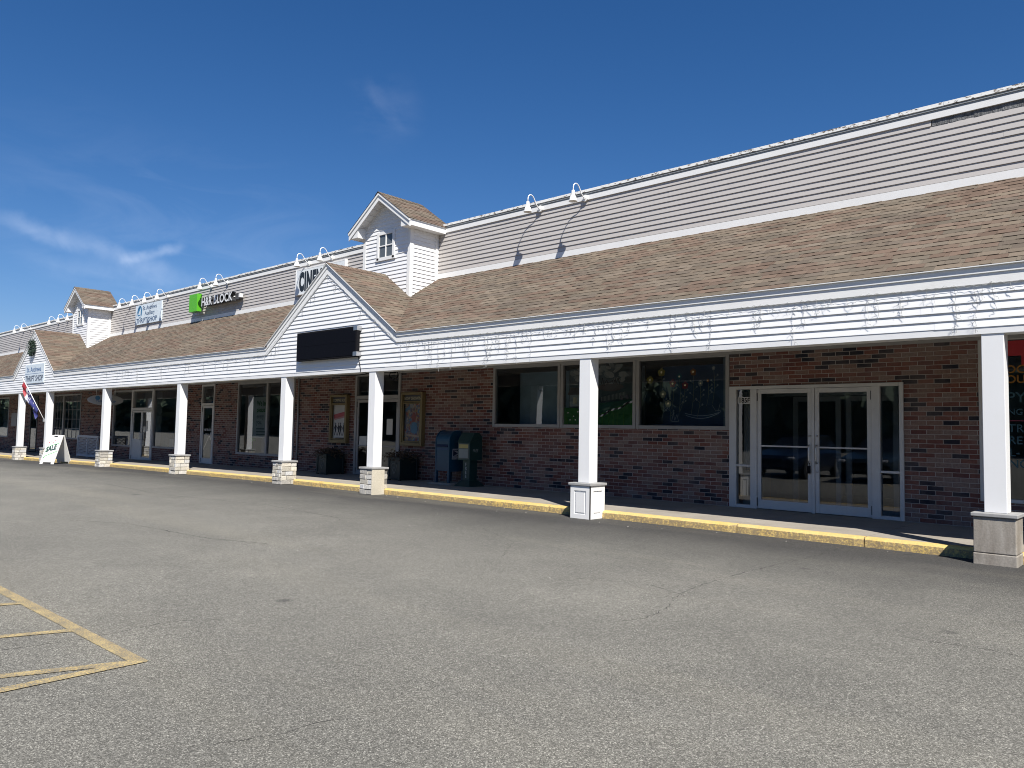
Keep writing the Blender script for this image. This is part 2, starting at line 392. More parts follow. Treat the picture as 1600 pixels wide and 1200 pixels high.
# worn yellow bay lines
mb=MB(); random.seed(41)
def crack(pts,w,dz=.0012):
    P=[Vector(pts[0])]
    for a,b in zip(pts,pts[1:]):
        a,b=Vector(a),Vector(b); n=max(2,int((b-a).length/.05))
        for k in range(1,n+1): P.append(a+(b-a)*k/n+Vector((random.gauss(0,.010),random.gauss(0,.010))))
    L=[];R=[]
    for k,p in enumerate(P):
        d=(P[min(k+1,len(P)-1)]-P[max(k-1,0)]).normalized(); nn=Vector((-d.y,d.x)); hw=w*random.uniform(.2,.75)*(.3 if random.random()<.35 else 1)
        if k in (0,len(P)-1): hw=.0005
        L.append((p.x+nn.x*hw,p.y+nn.y*hw,g(p.x)+dz)); R.append((p.x-nn.x*hw,p.y-nn.y*hw,g(p.x)+dz))
    for k in range(len(P)-1): mb.face([R[k],R[k+1],L[k+1],L[k]])
for pts,w in (([(-3.68,.29),(-3.65,-1.04),(-3.74,-2.44),(-3.74,-3.73),(-3.66,-4.21)],.010),([(-4.79,-4.31),(-4.43,-4.15),(-4.04,-4.06),(-3.66,-4.21),(-3.43,-4.42)],.008),([(-1.75,-4.32),(-1.48,-4.31),(-1.21,-4.25),(-.98,-4.27),(-.4,-4.2)],.010),
 ([(-6.4,-9.4),(-5.82,-9.06),(-5.73,-8.55),(-5.81,-7.99),(-5.6,-7.6)],.007),([(-3.45,-8.82),(-3.36,-8.57),(-3.33,-8.31),(-3.28,-8.12)],.006),([(-12.93,-6.43),(-11.89,-5.9),(-9.65,-5.73),(-8.78,-5.41)],.016),([(-3.66,-4.21),(-3.45,-4.81),(-3.38,-5.22),(-3.48,-5.53)],.007),([(-20,-3.2),(-16.5,-3.5),(-13.2,-2.9),(-10.5,-3.1)],.016),([(-8.2,-2.2),(-6.9,-2.9),(-6.2,-3.9)],.008)): crack(pts,w)
tag(mb.build('road_cracks',Mat('crack_filler',1,(.055,.053,.05),0,.1).m),kind='structure')
mb=MB(); zl=-.022+.002
def line(x0,y0,x1,y1,w=.10,z=zl):
    d=Vector((x1-x0,y1-y0)); n=Vector((-d.y,d.x)).normalized()*w/2
    mb.face([(x0-n.x,y0-n.y,z),(x1-n.x,y1-n.y,z),(x1+n.x,y1+n.y,z),(x0+n.x,y0+n.y,z)])
line(-17.0,-8.53,-4.93,-8.53,.092)
for x in (-8.36,-7.19,-6.02): line(x,-8.56,x-.62,-10.2,.085,zl+.001)
line(-4.97,-8.56,-5.6,-10.2,.085,zl+.001); line(-4.96,-8.5,-4.86,-12.9,.085,zl+.002)
tag(mb.build('road_markings',LOT_YELLOW),kind='structure')

# ------------------------------------------------------------------ the building
B=thing('strip_mall','long brick strip mall with white gabled canopy and brown shingle roof','building',(0,0,0))
XL,XR=-62.,11.
# openings in the brick wall: x0,x1,z0,z1
OPEN=[(-2.62,4.6,.51,3.02),(-6.74,-3.69,-.4,2.37),(-12.96,-6.75,1.54,3.02),(-18.52,-16.46,-.4,3.02),(-25.42,-21.75,.46,2.98),
      (-28.1,-27.1,-.4,2.97),(-36.6,-34.52,.45,2.92),(-34.52,-32.36,-.4,2.92),(-32.36,-30.2,.48,2.92),(-44.5,-40.6,.64,2.88),(-48.3,-47.0,-.4,2.9),(-56.5,-52.2,.53,2.88)]
mb=MB()
bx=sorted({XL,XR,*[o[0] for o in OPEN],*[o[1] for o in OPEN]}); bz=sorted({-.8,3.15,*[o[2] for o in OPEN],*[o[3] for o in OPEN]})
for a,b in zip(bx,bx[1:]):
    for c,d in zip(bz,bz[1:]):
        if not any(o[0]<=a+1e-6 and b<=o[1]+1e-6 and o[2]<=c+1e-6 and d<=o[3]+1e-6 for o in OPEN):
            mb.face([(a,YW,c),(b,YW,c),(b,YW,d),(a,YW,d)])
for x0,x1,z0,z1 in OPEN:
    y=YW+.14
    adjl=any(abs(o[1]-x0)<1e-6 for o in OPEN); adjr=any(abs(o[0]-x1)<1e-6 for o in OPEN)
    if not adjl: mb.face([(x0,YW,z0),(x0,YW,z1),(x0,y,z1),(x0,y,z0)])
    if not adjr: mb.face([(x1,YW,z0),(x1,y,z0),(x1,y,z1),(x1,YW,z1)])
    mb.face([(x0,YW,z0),(x0,y,z0),(x1,y,z0),(x1,YW,z0)]); mb.face([(x0,YW,z1),(x1,YW,z1),(x1,y,z1),(x0,y,z1)])
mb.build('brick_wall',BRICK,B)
# rooms behind the glass
mb=MB(); Y0=YW+.145; Y1=9.5
mb.face([(XL,Y0,-.02),(XR,Y0,-.02),(XR,Y1,-.02),(XL,Y1,-.02)],1); mb.face([(XL,Y1,-.8),(XR,Y1,-.8),(XR,Y1,3.1),(XL,Y1,3.1)]); mb.face([(XL,Y0,3.1),(XL,Y1,3.1),(XR,Y1,3.1),(XR,Y0,3.1)])
for x in (XL,-50.2,-45.6,-38.8,-29.2,-26.2,-20.6,-14.6,-7.0+.1,-2.9,XR): mb.box(x-.05,x+.05,Y0,Y1-.01,-.79,3.09)
mb.build('interior_room',[INTERIOR,INTFLOOR],B)
for x0,x1,y,cc,nm in ((-12.75,-11.2,3.75,(.50,.62,.70),'fill_panel_grey'),(-11.0,-8.95,3.5,(.30,.34,.36),'fill_panel_dim'),(-8.75,-6.8,3.9,(.12,.20,.36),'fill_panel_navy'),(-25.3,-24.9,3.9,(.35,.40,.48),'fill_panel_blue'),(-23.4,-21.8,4.3,(.22,.26,.33),'fill_panel_slate'),(-36.5,-34.6,4.3,(.30,.33,.33),'fill_panel_green'),(-32.3,-30.3,4.3,(.30,.33,.33),'fill_panel_green'),(-44.4,-40.7,3.8,(.25,.32,.36),'fill_panel_teal'),(-56.4,-52.3,3.8,(.30,.34,.38),'fill_panel_far')):
    mb=MB(); mb.box(x0,x1,y,y+.04,-.015,2.9); mb.build('window_fill_panel',weathered(nm,cc,.85,.35,1.6,10),B)  # panels added close behind the glass so the windows render less black
# back, side and flat roof of the building
mb=MB()
mb.face([(XL,YU+.25,6.7),(XR,YU+.25,6.7),(XR,30,6.5),(XL,30,6.5)],1)
mb.face([(XL,30,-.8),(XR,30,-.8),(XR,30,6.6),(XL,30,6.6)]); 
for x in (XL,XR): mb.face([(x,YW,-.8),(x,30,-.8),(x,30,6.65),(x,YW,6.65)])
mb.build('rear_wall',[TAUPE,GREY_METAL],B)

# lapped siding: u axis along the wall, n axis outward
def laps(mb, spans, z0, lap, P, lip=.014, top=None, m=0):
    """spans(z)->(u0,u1) at height z; P(u,n,z) -> world"""
    z=z0; k=0
    while z<top-1e-4:
        z1=min(z+lap,top); a0,a1=spans(z); b0,b1=spans(z1)
        if a1-a0>.02:
            if b1<b0: b0=b1=(b0+b1)/2
            t=(z1-z)/lap; cuts=[0.]
            while (1-cuts[-1])*(a1-a0)>5.5: cuts.append(cuts[-1]+(3.66 if len(cuts)>1 else random.uniform(.4,3.6))/(a1-a0))
            cuts.append(1.)
            for q,(f0,f1) in enumerate(zip(cuts,cuts[1:])):
                up=.0022*(q%2) if len(cuts)>2 else 0; dz=random.uniform(-.0012,.0012) if len(cuts)>2 else 0
                A0,A1=a0+(a1-a0)*f0,a0+(a1-a0)*f1; C0,C1=b0+(b1-b0)*f0,b0+(b1-b0)*f1
                l=lip+up; zz=z+dz
                mb.face([P(A0,l,zz),P(A1,l,zz),P(A1,l*.92,zz+.012),P(A0,l*.92,zz+.012)],m)
                mb.face([P(A0,l*.92,zz+.012),P(A1,l*.92,zz+.012),P(C1,lip*(1-t)+up,z1+.004),P(C0,lip*(1-t)+up,z1+.004)],m)
                mb.face([P(A0,0,zz),P(A1,0,zz),P(A1,l,zz),P(A0,l,zz)],m)
                if up:
                    mb.face([P(A0,l,zz),P(A0,lip*(1-t)+up,z1),P(A0,lip*(1-t)-.001,z1),P(A0,lip-.001,zz)],m); mb.face([P(A1,l,zz),P(A1,lip*(1-t)+up,z1),P(A1,lip*(1-t)-.001,z1),P(A1,lip-.001,zz)],m)
        z+=lap
FY=.10
PF=lambda u,n,z:(u,FY-n,z)
mb=MB()
laps(mb,lambda z:(XL,XR),ZF+.085,.1035,PF,.019,3.44)
# plain bottom board, beam underside and back
mb.box(XL,XR,FY-.012,FY+.26,ZF,ZF+.083)
mb.box(XL,XR,FY+.02,FY+.255,ZF+.083,3.30)
mb.build('canopy_fascia',WHITE_SIDING,B)
mb=MB()
for cx in GC:
    lo=ZF+.085+.1035*7
    laps(mb,lambda z:(cx-GH+(max(z,EZ)-EZ)/GS-.0+.03,cx+GH-(max(z,EZ)-EZ)/GS-.03),lo-.1035,.1035,PF,.0195,5.40)
    o=mb.build('gable_siding',WHITE_SIDING,B); mb=MB()
# vinyl end joints are modelled as slim trim caps
def sweep(path, prof, P, m=0, closed=True):
    """profile (n below the line, o outward) swept along a polyline in the facade plane with mitres"""
    out=MB(); path=[Vector(p) for p in path]; ring=[]
    for k,p in enumerate(path):
        d0=(path[k]-path[k-1]).normalized() if k>0 else None
        d1=(path[k+1]-path[k]).normalized() if k<len(path)-1 else None
        n0=Vector((d0.y,-d0.x)) if d0 else None; n1=Vector((d1.y,-d1.x)) if d1 else None
        if n0 is None: nn=n1
        elif n1 is None: nn=n0
        else:
            nn=(n0+n1).normalized(); nn=nn/ nn.dot(n0)
        ring.append([P(p.x+nn.x*a,o,p.y+nn.y*a) for a,o in prof])
    for r,s_ in zip(ring,ring[1:]):
        for k in range(len(prof)-1): out.face([r[k],s_[k],s_[k+1],r[k+1]],m)
    return out
path=[(XL,EZ)]
for cx in sorted(GC): path += [(cx-GH,EZ),(cx,EZ+GH*GS),(cx+GH,EZ)]
path.append((XR,EZ))
prof=[(.0,.0),(.0,.083),(.012,.083),(.014,.052),(.092,.052),(.094,.034),(.222,.034),(.224,.0)]
sweep(path,prof,PF).build('canopy_trim',WHITE_TRIM,B)
# grey drip edge under the first shingle course
# soffit ceiling
mb=MB(); mb.face([(XL,FY+.25,SOF),(XL,YW-.001,SOF),(XR,YW-.001,SOF),(XR,FY+.25,SOF)])
for x in [XL+.3048*4*k for k in range(60)]:
    if x<XR: mb.box(x-.012,x+.012,FY+.26,YW-.004,SOF-.008,SOF-.001)
mb.box(XL,XR,YW-.05,YW-.003,SOF-.06,SOF-.0105)
mb.build('canopy_soffit',SOFFIT,B)

# shingle roofs: real courses, each lifted at its lower edge
def course_strip(mb, lo, hi, nrm, t, m=0):
    """lo, hi: pairs of points (left,right) of lower and upper edge"""
    n=Vector(nrm)*t; a,b=Vector(lo[0])+n,Vector(lo[1])+n; c,d=Vector(hi[1])+n*.15,Vector(hi[0])+n*.15
    mb.face([a,b,c,d],m); mb.face([Vector(lo[0])-n*.3,Vector(lo[1])-n*.3,b,a],m)
DZ=.0778
def tabs(mb, p, q, r, s_, nrm, t=.007, m=0):
    """loose laminated tabs along one course: p-q lower edge, s_-r upper edge"""
    p,q,r,s_=map(Vector,(p,q,r,s_)); L=(q-p).length; n=Vector(nrm); u=random.uniform(0,.2)
    if L<.3: return
    while u<L-.08:
        w=min(random.uniform(.11,.34),L-u-.01); f0,f1=u/L,(u+w)/L; d=random.uniform(.004,t)
        A,Bq=p.lerp(q,f0),p.lerp(q,f1); Cq,D=s_.lerp(r,f1),s_.lerp(r,f0); a,b,c,e=A+n*(.006+d),Bq+n*(.006+d),Cq+n*(.002+d*.6),D+n*(.002+d*.6)
        mb.face([a,b,c,e],m); mb.face([A,Bq,b,a],m); mb.face([Bq,Cq,c,b],m); mb.face([D,A,a,e],m)
        u+=w+random.uniform(.06,.26)
mb=MB(); ztop=EZ+SLOPE*(YU-EY); nrm=Vector((0,-SLOPE,1)).normalized()
yz=lambda z: EY+(z-EZ)/SLOPE
z=EZ
while z<ztop-1e-4:
    z1=min(z+DZ,ztop+.02)
    cuts=[XL]
    for cx in sorted(GC):
        w=GH-(z-EZ)/GS-.10
        if w>0: cuts += [cx-w,cx+w]
    cuts.append(XR)
    for a,b in zip(cuts[::2],cuts[1::2]): course_strip(mb,((a,yz(z),z),(b,yz(z),z)),((a,yz(z1),z1),(b,yz(z1),z1)),nrm,.006); tabs(mb,(a,yz(z),z),(b,yz(z),z),(b,yz(z1),z1),(a,yz(z1),z1),nrm)
    z=z1
mb.build('canopy_roof',SHINGLE,B)
for cx in GC:
    mb=MB()
    for sgn in (1,-1):
        nr=Vector((sgn*GS,0,1)).normalized(); z=EZ
        while z<EZ+GH*GS-1e-4:
            z1=min(z+DZ,EZ+GH*GS); x0=cx+sgn*(GH-(z-EZ)/GS); x1=cx+sgn*(GH-(z1-EZ)/GS)
            lo=((x0,EY,z),(x0,yz(z)+.10,z)); hi=((x1,EY,z1),(x1,yz(z1)+.10,z1))
            if sgn<0: lo=lo[::-1]; hi=hi[::-1]
            course_strip(mb,lo,hi,nr,.006); tabs(mb,lo[0],lo[1],hi[1],hi[0],nr); z=z1
    # ridge caps
    zr=EZ+GH*GS; y=EY-.004
    while y<2.9:
        for sgn in (1,-1):
            mb.face([(cx,y,zr+.022),(cx,y+.2,zr+.012),(cx+sgn*.13,y+.2,zr+.010-.13*GS),(cx+sgn*.13,y,zr+.02-.13*GS)][::sgn])
        y+=.145
    mb.build('gable_roof',SHINGLE_SIDE,B)

# upper wall
PU=lambda u,n,z:(u,YU-n,z)
mb=MB(); Z0=5.515; zt=6.565; lap=.105
laps(mb,lambda z:(XL,XR),Z0,lap,PU,.0185,Z0+lap*9-.001)
laps(mb,lambda z:(XL,-3.18),Z0+lap*9,lap,PU,.0185,zt)
mb.build('upper_siding',TAUPE,B)
mb=MB(); random.seed(5)
x=-3.17
while x<XR:
    x2=x+random.uniform(.05,.14); a,b=random.uniform(0,.008),random.uniform(0,.008)
    mb.face([(x,YU-.003-a,Z0+lap*9-.004),(x2,YU-.003-b,Z0+lap*9-.004),(x2,YU-.003-a,zt+.01),(x,YU-.003-b,zt+.01)]); x=x2
tag(mb.build('tar_paper_strip',TAR,B),'torn grey tar paper where a siding course is missing')
mb=MB()
mb.box(XL,XR,YU-.024,YU+.02,5.37,5.508)              # base board
mb.box(XL,XR,YU-.036,YU+.02,6.56,6.66)             # top board
mb.build('wall_trim',WHITE_TRIM,B)
mb=MB(); mb.box(XL,XR,YU-.030,YU+.2,6.661,6.735); mb.box(XL,XR,YU-.045,YU-.031,6.697,6.708)
mb.build('parapet_flashing',GREY_METAL,B)
mb=MB(); random.seed(8); x=XL
while x<XR:
    x2=min(x+random.uniform(1.2,2.4),XR); j=random.uniform(-.003,.003); k=random.uniform(-.003,.003)
    mb.box(x,x2-.002,YU-.055+k,YU+.24,6.736,6.795+j); x=x2
mb.build('parapet_cap',PEEL,B)

# ------------------------------------------------------------------ windows and doors (parts of the building)
def pane(parent,rects,y=YW+.03,mat=None):
    for x0,x1,z0,z1 in rects:
        m=MB(); m.face([(x0,y,z0),(x1,y,z0),(x1,y,z1),(x0,y,z1)]); m.build('pane',mat or GLASS,parent)
def frame_rect(m,x0,x1,z0,z1,w,y0=YW-.025,y1=YW+.09):
    m.box(x0,x0+w,y0,y1,z0,z1); m.box(x1-w,x1,y0,y1,z0,z1)
    m.box(x0+w,x1-w,y0+.002,y1-.002,z0,z0+w); m.box(x0+w,x1-w,y0+.002,y1-.002,z1-w,z1)
def window(x0,x1,z0,z1,w=.06,mull=(),trans=(),mat=None,label=None,mw=.06,y0=YW-.025):
    m=MB(); frame_rect(m,x0,x1,z0,z1,w,y0)
    xs=[x0+w]
    for mx in mull: m.box(mx-mw/2,mx+mw/2,y0+.004,YW+.085,z0+w,z1-w); xs += [mx-mw/2,mx+mw/2]
    xs.append(x1-w)
    for tz in trans: m.box(x0+w,x1-w,y0+.006,YW+.08,tz-.025,tz+.025)
    # small bevel keeps the frame edge crisp
    o=m.build('window',mat or FRAME,B,bevel=.004)
    if label: o['label']=label
    rects=[(a,b,z0+w,z1-w) for a,b in zip(xs[::2],xs[1::2])]
    pane(o,rects); return o
DOORM=FRAME_LIGHT
def door(x0,x1,z0,z1,mat=None,stile=.07,top=.08,bot=.14,rail=None,handle='R',panel=False,label=None,y0=YW-.018):
    m=MB(); y1=y0+.045
    m.box(x0,x0+stile,y0,y1,z0,z1); m.box(x1-stile,x1,y0,y1,z0,z1)
    m.box(x0+stile,x1-stile,y0+.002,y1-.002,z0,z0+bot); m.box(x0+stile,x1-stile,y0+.002,y1-.002,z1-top,z1)
    if rail: m.box(x0+stile,x1-stile,y0-.004,y1-.004,rail-.014,rail+.014)
    if panel: m.box(x0+stile,x1-stile,y0+.006,y1-.006,z0+bot,rail-.014)
    # hinges
    hx=x0 if handle=='R' else x1
    o=m.build('door',mat or DOORM,B,bevel=.003)
    if label: o['label']=label
    pane(o,[(x0+stile,x1-stile,(rail if panel else z0+bot),z1-top)],y0+.025)
    h=MB(); hx=(x1-stile*.5) if handle=='R' else x0+stile*.5; hz=z0+1.02
    h.tube([(hx,y0+.01,hz+.16),(hx,y0-.05,hz+.15),(hx,y0-.055,hz+.1),(hx,y0-.055,hz-.1),(hx,y0-.05,hz-.15),(hx,y0+.01,hz-.16)],.011,8)
    for dz in (.32,-.30): h.lathe((hx,y0-.001,hz+dz),[(.001,.012),(.02,.012),(.02,-.012),(.001,-.012)],10)
    h.build('handle',CHROME,o)
    kx=x0-.004 if handle=='R' else x1+.004
    for zz in (z0+.12,z1-.14): k=MB(); k.box(kx-.012,kx+.012,y0-.016,y0+.02,zz-.075,zz+.075); k.build('hinge',DARK_METAL,o)
    return o
# three wide windows, each its own
wa=window(-12.96,-10.86,1.54,3.02,.075,label='left window of the three, empty dark glass')
wb=window(-10.85,-8.845,1.54,3.02,.075,label='middle window of the three, painted with a cottage and hill')
wc=window(-8.835,-6.75,1.54,3.02,.075,label='right window of the three, painted with flowers and a boat')
# entrance: frame, side lights, two doors
m=MB(); y0=YW-.04; y1=YW+.10; ft=2.365; fb=.106
m.box(-6.74,-6.60,y0,y1,fb,ft); m.box(-6.32,-6.195,y0,y1,fb,ft-.06); m.box(-5.185,-5.135,y0+.003,y1,fb,ft-.06); m.box(-4.185,-4.05,y0,y1,fb,ft-.06); m.box(-3.755,-3.69,y0,y1,fb,ft)
m.box(-6.60,-3.755,y0+.002,y1-.002,ft-.06,ft)
m.box(-6.60,-6.32,y0+.006,y1-.004,fb,fb+.06); m.box(-4.05,-3.755,y0+.006,y1-.004,fb,fb+.06)
m.box(-6.60,-6.32,y0+.006,y1-.004,.865,.905); m.box(-4.05,-3.755,y0+.006,y1-.004,.865,.905)
ent=m.build('door_frame',FRAME_LIGHT,B,bevel=.004); ent['label']='pale grey frame of the double entrance with side lights'
pane(ent,[(-6.60,-6.32,fb+.06,.865),(-6.60,-6.32,.905,ft-.06),(-4.05,-3.755,fb+.06,.865),(-4.05,-3.755,.905,ft-.06)],YW+.02)
m=MB(); text_faces(m,'185F',on_front(-6.575,YW+.016,2.06),.125,.92,.0,0,bold=.003)
m.build('address_numerals',BLACK,ent)
m=MB(); m.box(-6.59,-6.33,YW+.0165,YW+.0185,2.035,2.165); m.build('address_strip',flat('number_strip',(.62,.62,.60)),ent)
d1=door(-6.19,-5.19,.118,2.30,rail=1.26,handle='R',bot=.16); d2=door(-5.13,-4.19,.118,2.30,rail=1.26,handle='L',bot=.16)
d1['label']='left leaf of the double entrance, with a black lock box'; d2['label']='right leaf of the double entrance'
m=MB(); m.box(-5.25,-5.20,YW-.075,YW-.045,.80,.93); m.tube([(-5.24,YW-.06,.93),(-5.24,YW-.06,.98),(-5.21,YW-.06,.98),(-5.21,YW-.06,.93)],.006,6); m.build('lock_box',BLACK,d1,bevel=.004)
# vestibule inside: second pair of doors, curtain, cabinet
m=MB()
for x0,x1 in ((-6.3,-5.35),(-5.25,-4.3)):
    frame_rect(m,x0,x1,-.01,2.25,.10,4.9,4.96)
m.box(-6.9,-2.9,4.88,4.98,2.26,3.08); m.box(-4.2,-4.0,4.88,4.98,-.01,2.26)
m.build('vestibule_frame',flat('vestibule_paint',(.5,.51,.52)),B)
m=MB()
for k in range(10):
    a=-6.56+k*.018; m.face([(a,3.22+.015*(k%2),.9),(a+.018,3.22+.015*((k+1)%2),.9),(a+.018+.05*(k>4),3.22+.015*((k+1)%2),2.28),(a+.05*(k>5),3.22+.015*(k%2),2.28)])
m.build('curtain',flat('pale_curtain',(.42,.40,.37),.9),B)
m=MB(); m.box(-6.6,-6.2,3.25,3.6,-.02,.78); m.box(-6.54,-6.28,3.235,3.25,.1,.68); m.build('low_cabinet',flat('cabinet_paint',(.40,.36,.30)),B,bevel=.008)
# storefront window right of the last column with hand lettering
wr=window(-2.62,4.6,.51,3.02,.055,mull=(.2,2.4),label='shop window at the right edge with red and yellow lettering',mat=FRAME_LIGHT)
m=MB(); yl=YW+.022
m.prism([(-2.5,yl,2.72),(-2.06,yl,2.72),(-2.06,yl,2.56),(-1.9,yl,2.56),(-1.9,yl,2.72),(.1,yl,2.72),(.1,yl,2.95),(-2.5,yl,2.95)],(0,.002,0),0); m.build('red_panel',flat('sign_red',(.42,.02,.03)),wr); m=MB()
LM=[flat('sign_amber',(.30,.13,.01)),flat('sign_teal',(.028,.10,.14))]
for s_,x_,z_,mm,si in (('OC',-2.27,2.46,0,.17),('OU',-2.27,2.31,0,.17),('PY',-2.26,2.02,1,.22),('NG',-2.25,1.83,1,.13),('TR',-2.25,1.57,1,.17),('RE',-2.25,1.39,1,.17),('L-',-2.24,1.21,1,.17),('NG',-2.25,1.04,1,.17)):
    m=MB(); text_faces(m,s_,on_front(x_,yl-.001,z_),si,1.0,.0,0,bold=.003 if mm==0 else .001); m.build('window_lettering',LM[mm],wr)
m=MB(); m.box(-2.3,-1.9,yl,yl+.002,1.735,1.745); m.build('pink_stripe',flat('sign_pink',(.3,.03,.08)),wr)
# cinema entrance behind the gable columns
m=MB(); X0,X1=-18.52,-16.46
m.box(X0,X0+.09,y0,y1,.1,3.02); m.box(X1-.09,X1,y0,y1,.1,3.02); m.box(X0+.09,X1-.09,y0+.002,y1-.002,2.28,2.39); m.box(X0+.09,X1-.09,y0+.002,y1-.002,2.95,3.02); m.box(-17.52,-17.46,y0+.004,y1-.004,2.39,2.95)
cin=m.build('door_frame',FRAME,B,bevel=.004); cin['label']='tall grey door frame with transom between the two poster cases'
pane(cin,[(X0+.09,-17.52,2.39,2.95),(-17.46,X1-.09,2.39,2.95)])
dA=door(X0+.10,-17.50,.11,2.27,FRAME,rail=.95,handle='R',panel=False); dB=door(-17.48,X1-.10,.11,2.27,FRAME,rail=.95,handle='L')
dA['label']='left leaf of the door between the poster cases'; dB['label']='right leaf of the door between the poster cases, with a paper notice'
m=MB(); m.box(-17.06,-16.80,YW+.0,YW+.002,1.28,1.72); m.build('paper_notice',flat('paper',(.62,.60,.54)),dB)
m=MB(); m.box(-18.30,-17.95,YW+.0,YW+.002,.95,1.22); m.box(-17.88,-17.6,YW+.0,YW+.002,1.3,1.7); m.build('paper_notice',flat('paper',(.62,.60,.54)),dA)
# tax office
wh=window(-25.42,-21.75,.46,2.98,.075,mull=(-23.45,),mw=.11,label='two pane office window left of the gable')
door_f=MB(); X0,X1=-28.1,-27.1
door_f.box(X0,X0+.06,y0,y1,.02,2.97); door_f.box(X1-.06,X1,y0,y1,.02,2.97); door_f.box(X0+.06,X1-.06,y0+.002,y1-.002,2.18,2.27); door_f.box(X0+.06,X1-.06,y0+.002,y1-.002,2.90,2.97)
of=door_f.build('door_frame',FRAME_LIGHT,B,bevel=.004); of['label']='narrow pale frame of the single office door'
pane(of,[(X0+.06,X1-.06,2.27,2.90)])
d3=door(X0+.07,X1-.07,.03,2.17,rail=None,handle='R',bot=.2,stile=.09); d3['label']='single glass office door in the brick'
m=MB(); text_faces(m,'H&R BLOCK',on_front(-27.86,YW-.004,1.24),.13,.78,.0,0); m.build('door_lettering',flat('vinyl_white',(.6,.6,.6)),d3); m=MB(); text_faces(m,'Hours',on_front(-27.74,YW-.004,1.10),.09,1,.0,0); m.build('door_lettering',flat('vinyl_white',(.6,.6,.6)),d3)
# thrift shop front
wt1=window(-36.6,-34.53,.45,2.92,.07,label='thrift shop window left of its door'); wt2=window(-32.35,-30.2,.48,2.92,.07,label='thrift shop window right of its door')
m=MB(); X0,X1=-34.52,-32.36
m.box(X0,X0+.12,y0,y1,-.1,2.92); m.box(X1-.12,X1,y0,y1,-.1,2.92); m.box(X0+.12,X1-.12,y0+.002,y1-.002,2.03,2.14); m.box(X0+.12,X1-.12,y0+.002,y1-.002,2.85,2.92)
tf=m.build('door_frame',FRAME_LIGHT,B,bevel=.004); tf['label']='wide pale frame of the thrift shop door'
pane(tf,[(X0+.12,X1-.12,2.14,2.85)])
dC=door(X0+.13,-33.47,-.08,2.02,rail=.80,handle='R',panel=True); dD=door(-33.45,X1-.13,-.08,2.02,handle='L')
dC['label']='left leaf of the thrift shop door with a solid lower panel'; dD['label']='right leaf of the thrift shop door, all glass'
m=MB(); m.box(-33.3,-33.08,YW,YW+.002,1.1,1.35); m.box(-33.05,-32.9,YW,YW+.002,1.15,1.6); m.build('paper_notice',flat('paper',(.62,.60,.54)),dD)
# paned window, dark door, far window
w5=window(-44.5,-40.6,.64,2.88,.07,mull=(-43.05,),mw=.14,label='window with thin glazing bars behind the sale board')
m=MB()
for a,b in ((-44.43,-43.12),(-42.98,-40.67)):
    for k in range(1,3 if b-a<2 else 4):
        x=a+(b-a)*k/(3 if b-a<2 else 4); m.box(x-.008,x+.008,YW+.012,YW+.026,.71,2.81)
    for z in (1.17,1.63,2.09,2.5): m.box(a,b,YW+.010,YW+.024,z-.009,z+.009)
m.build('glazing_bars',FRAME,w5)
d5=door(-48.25,-47.05,-.15,2.88,DARK_METAL,handle='R',stile=.1); d5['label']='dark full height door at the far left'
w6=window(-56.5,-52.2,.53,2.88,.08,mull=(-54.4,),label='shop window at the far left edge')
# thin downpipe beside the gable
m=MB(); m.tube([(-21.5,YW-.04,g(-21.5)+KH),(-21.5,YW-.04,3.02)],.03,8)
for z in (.6,1.7,2.7): m.box(-21.545,-21.455,YW-.05,YW-.001,z-.015,z+.015)
m.build('conduit_pipe',FRAME,B)
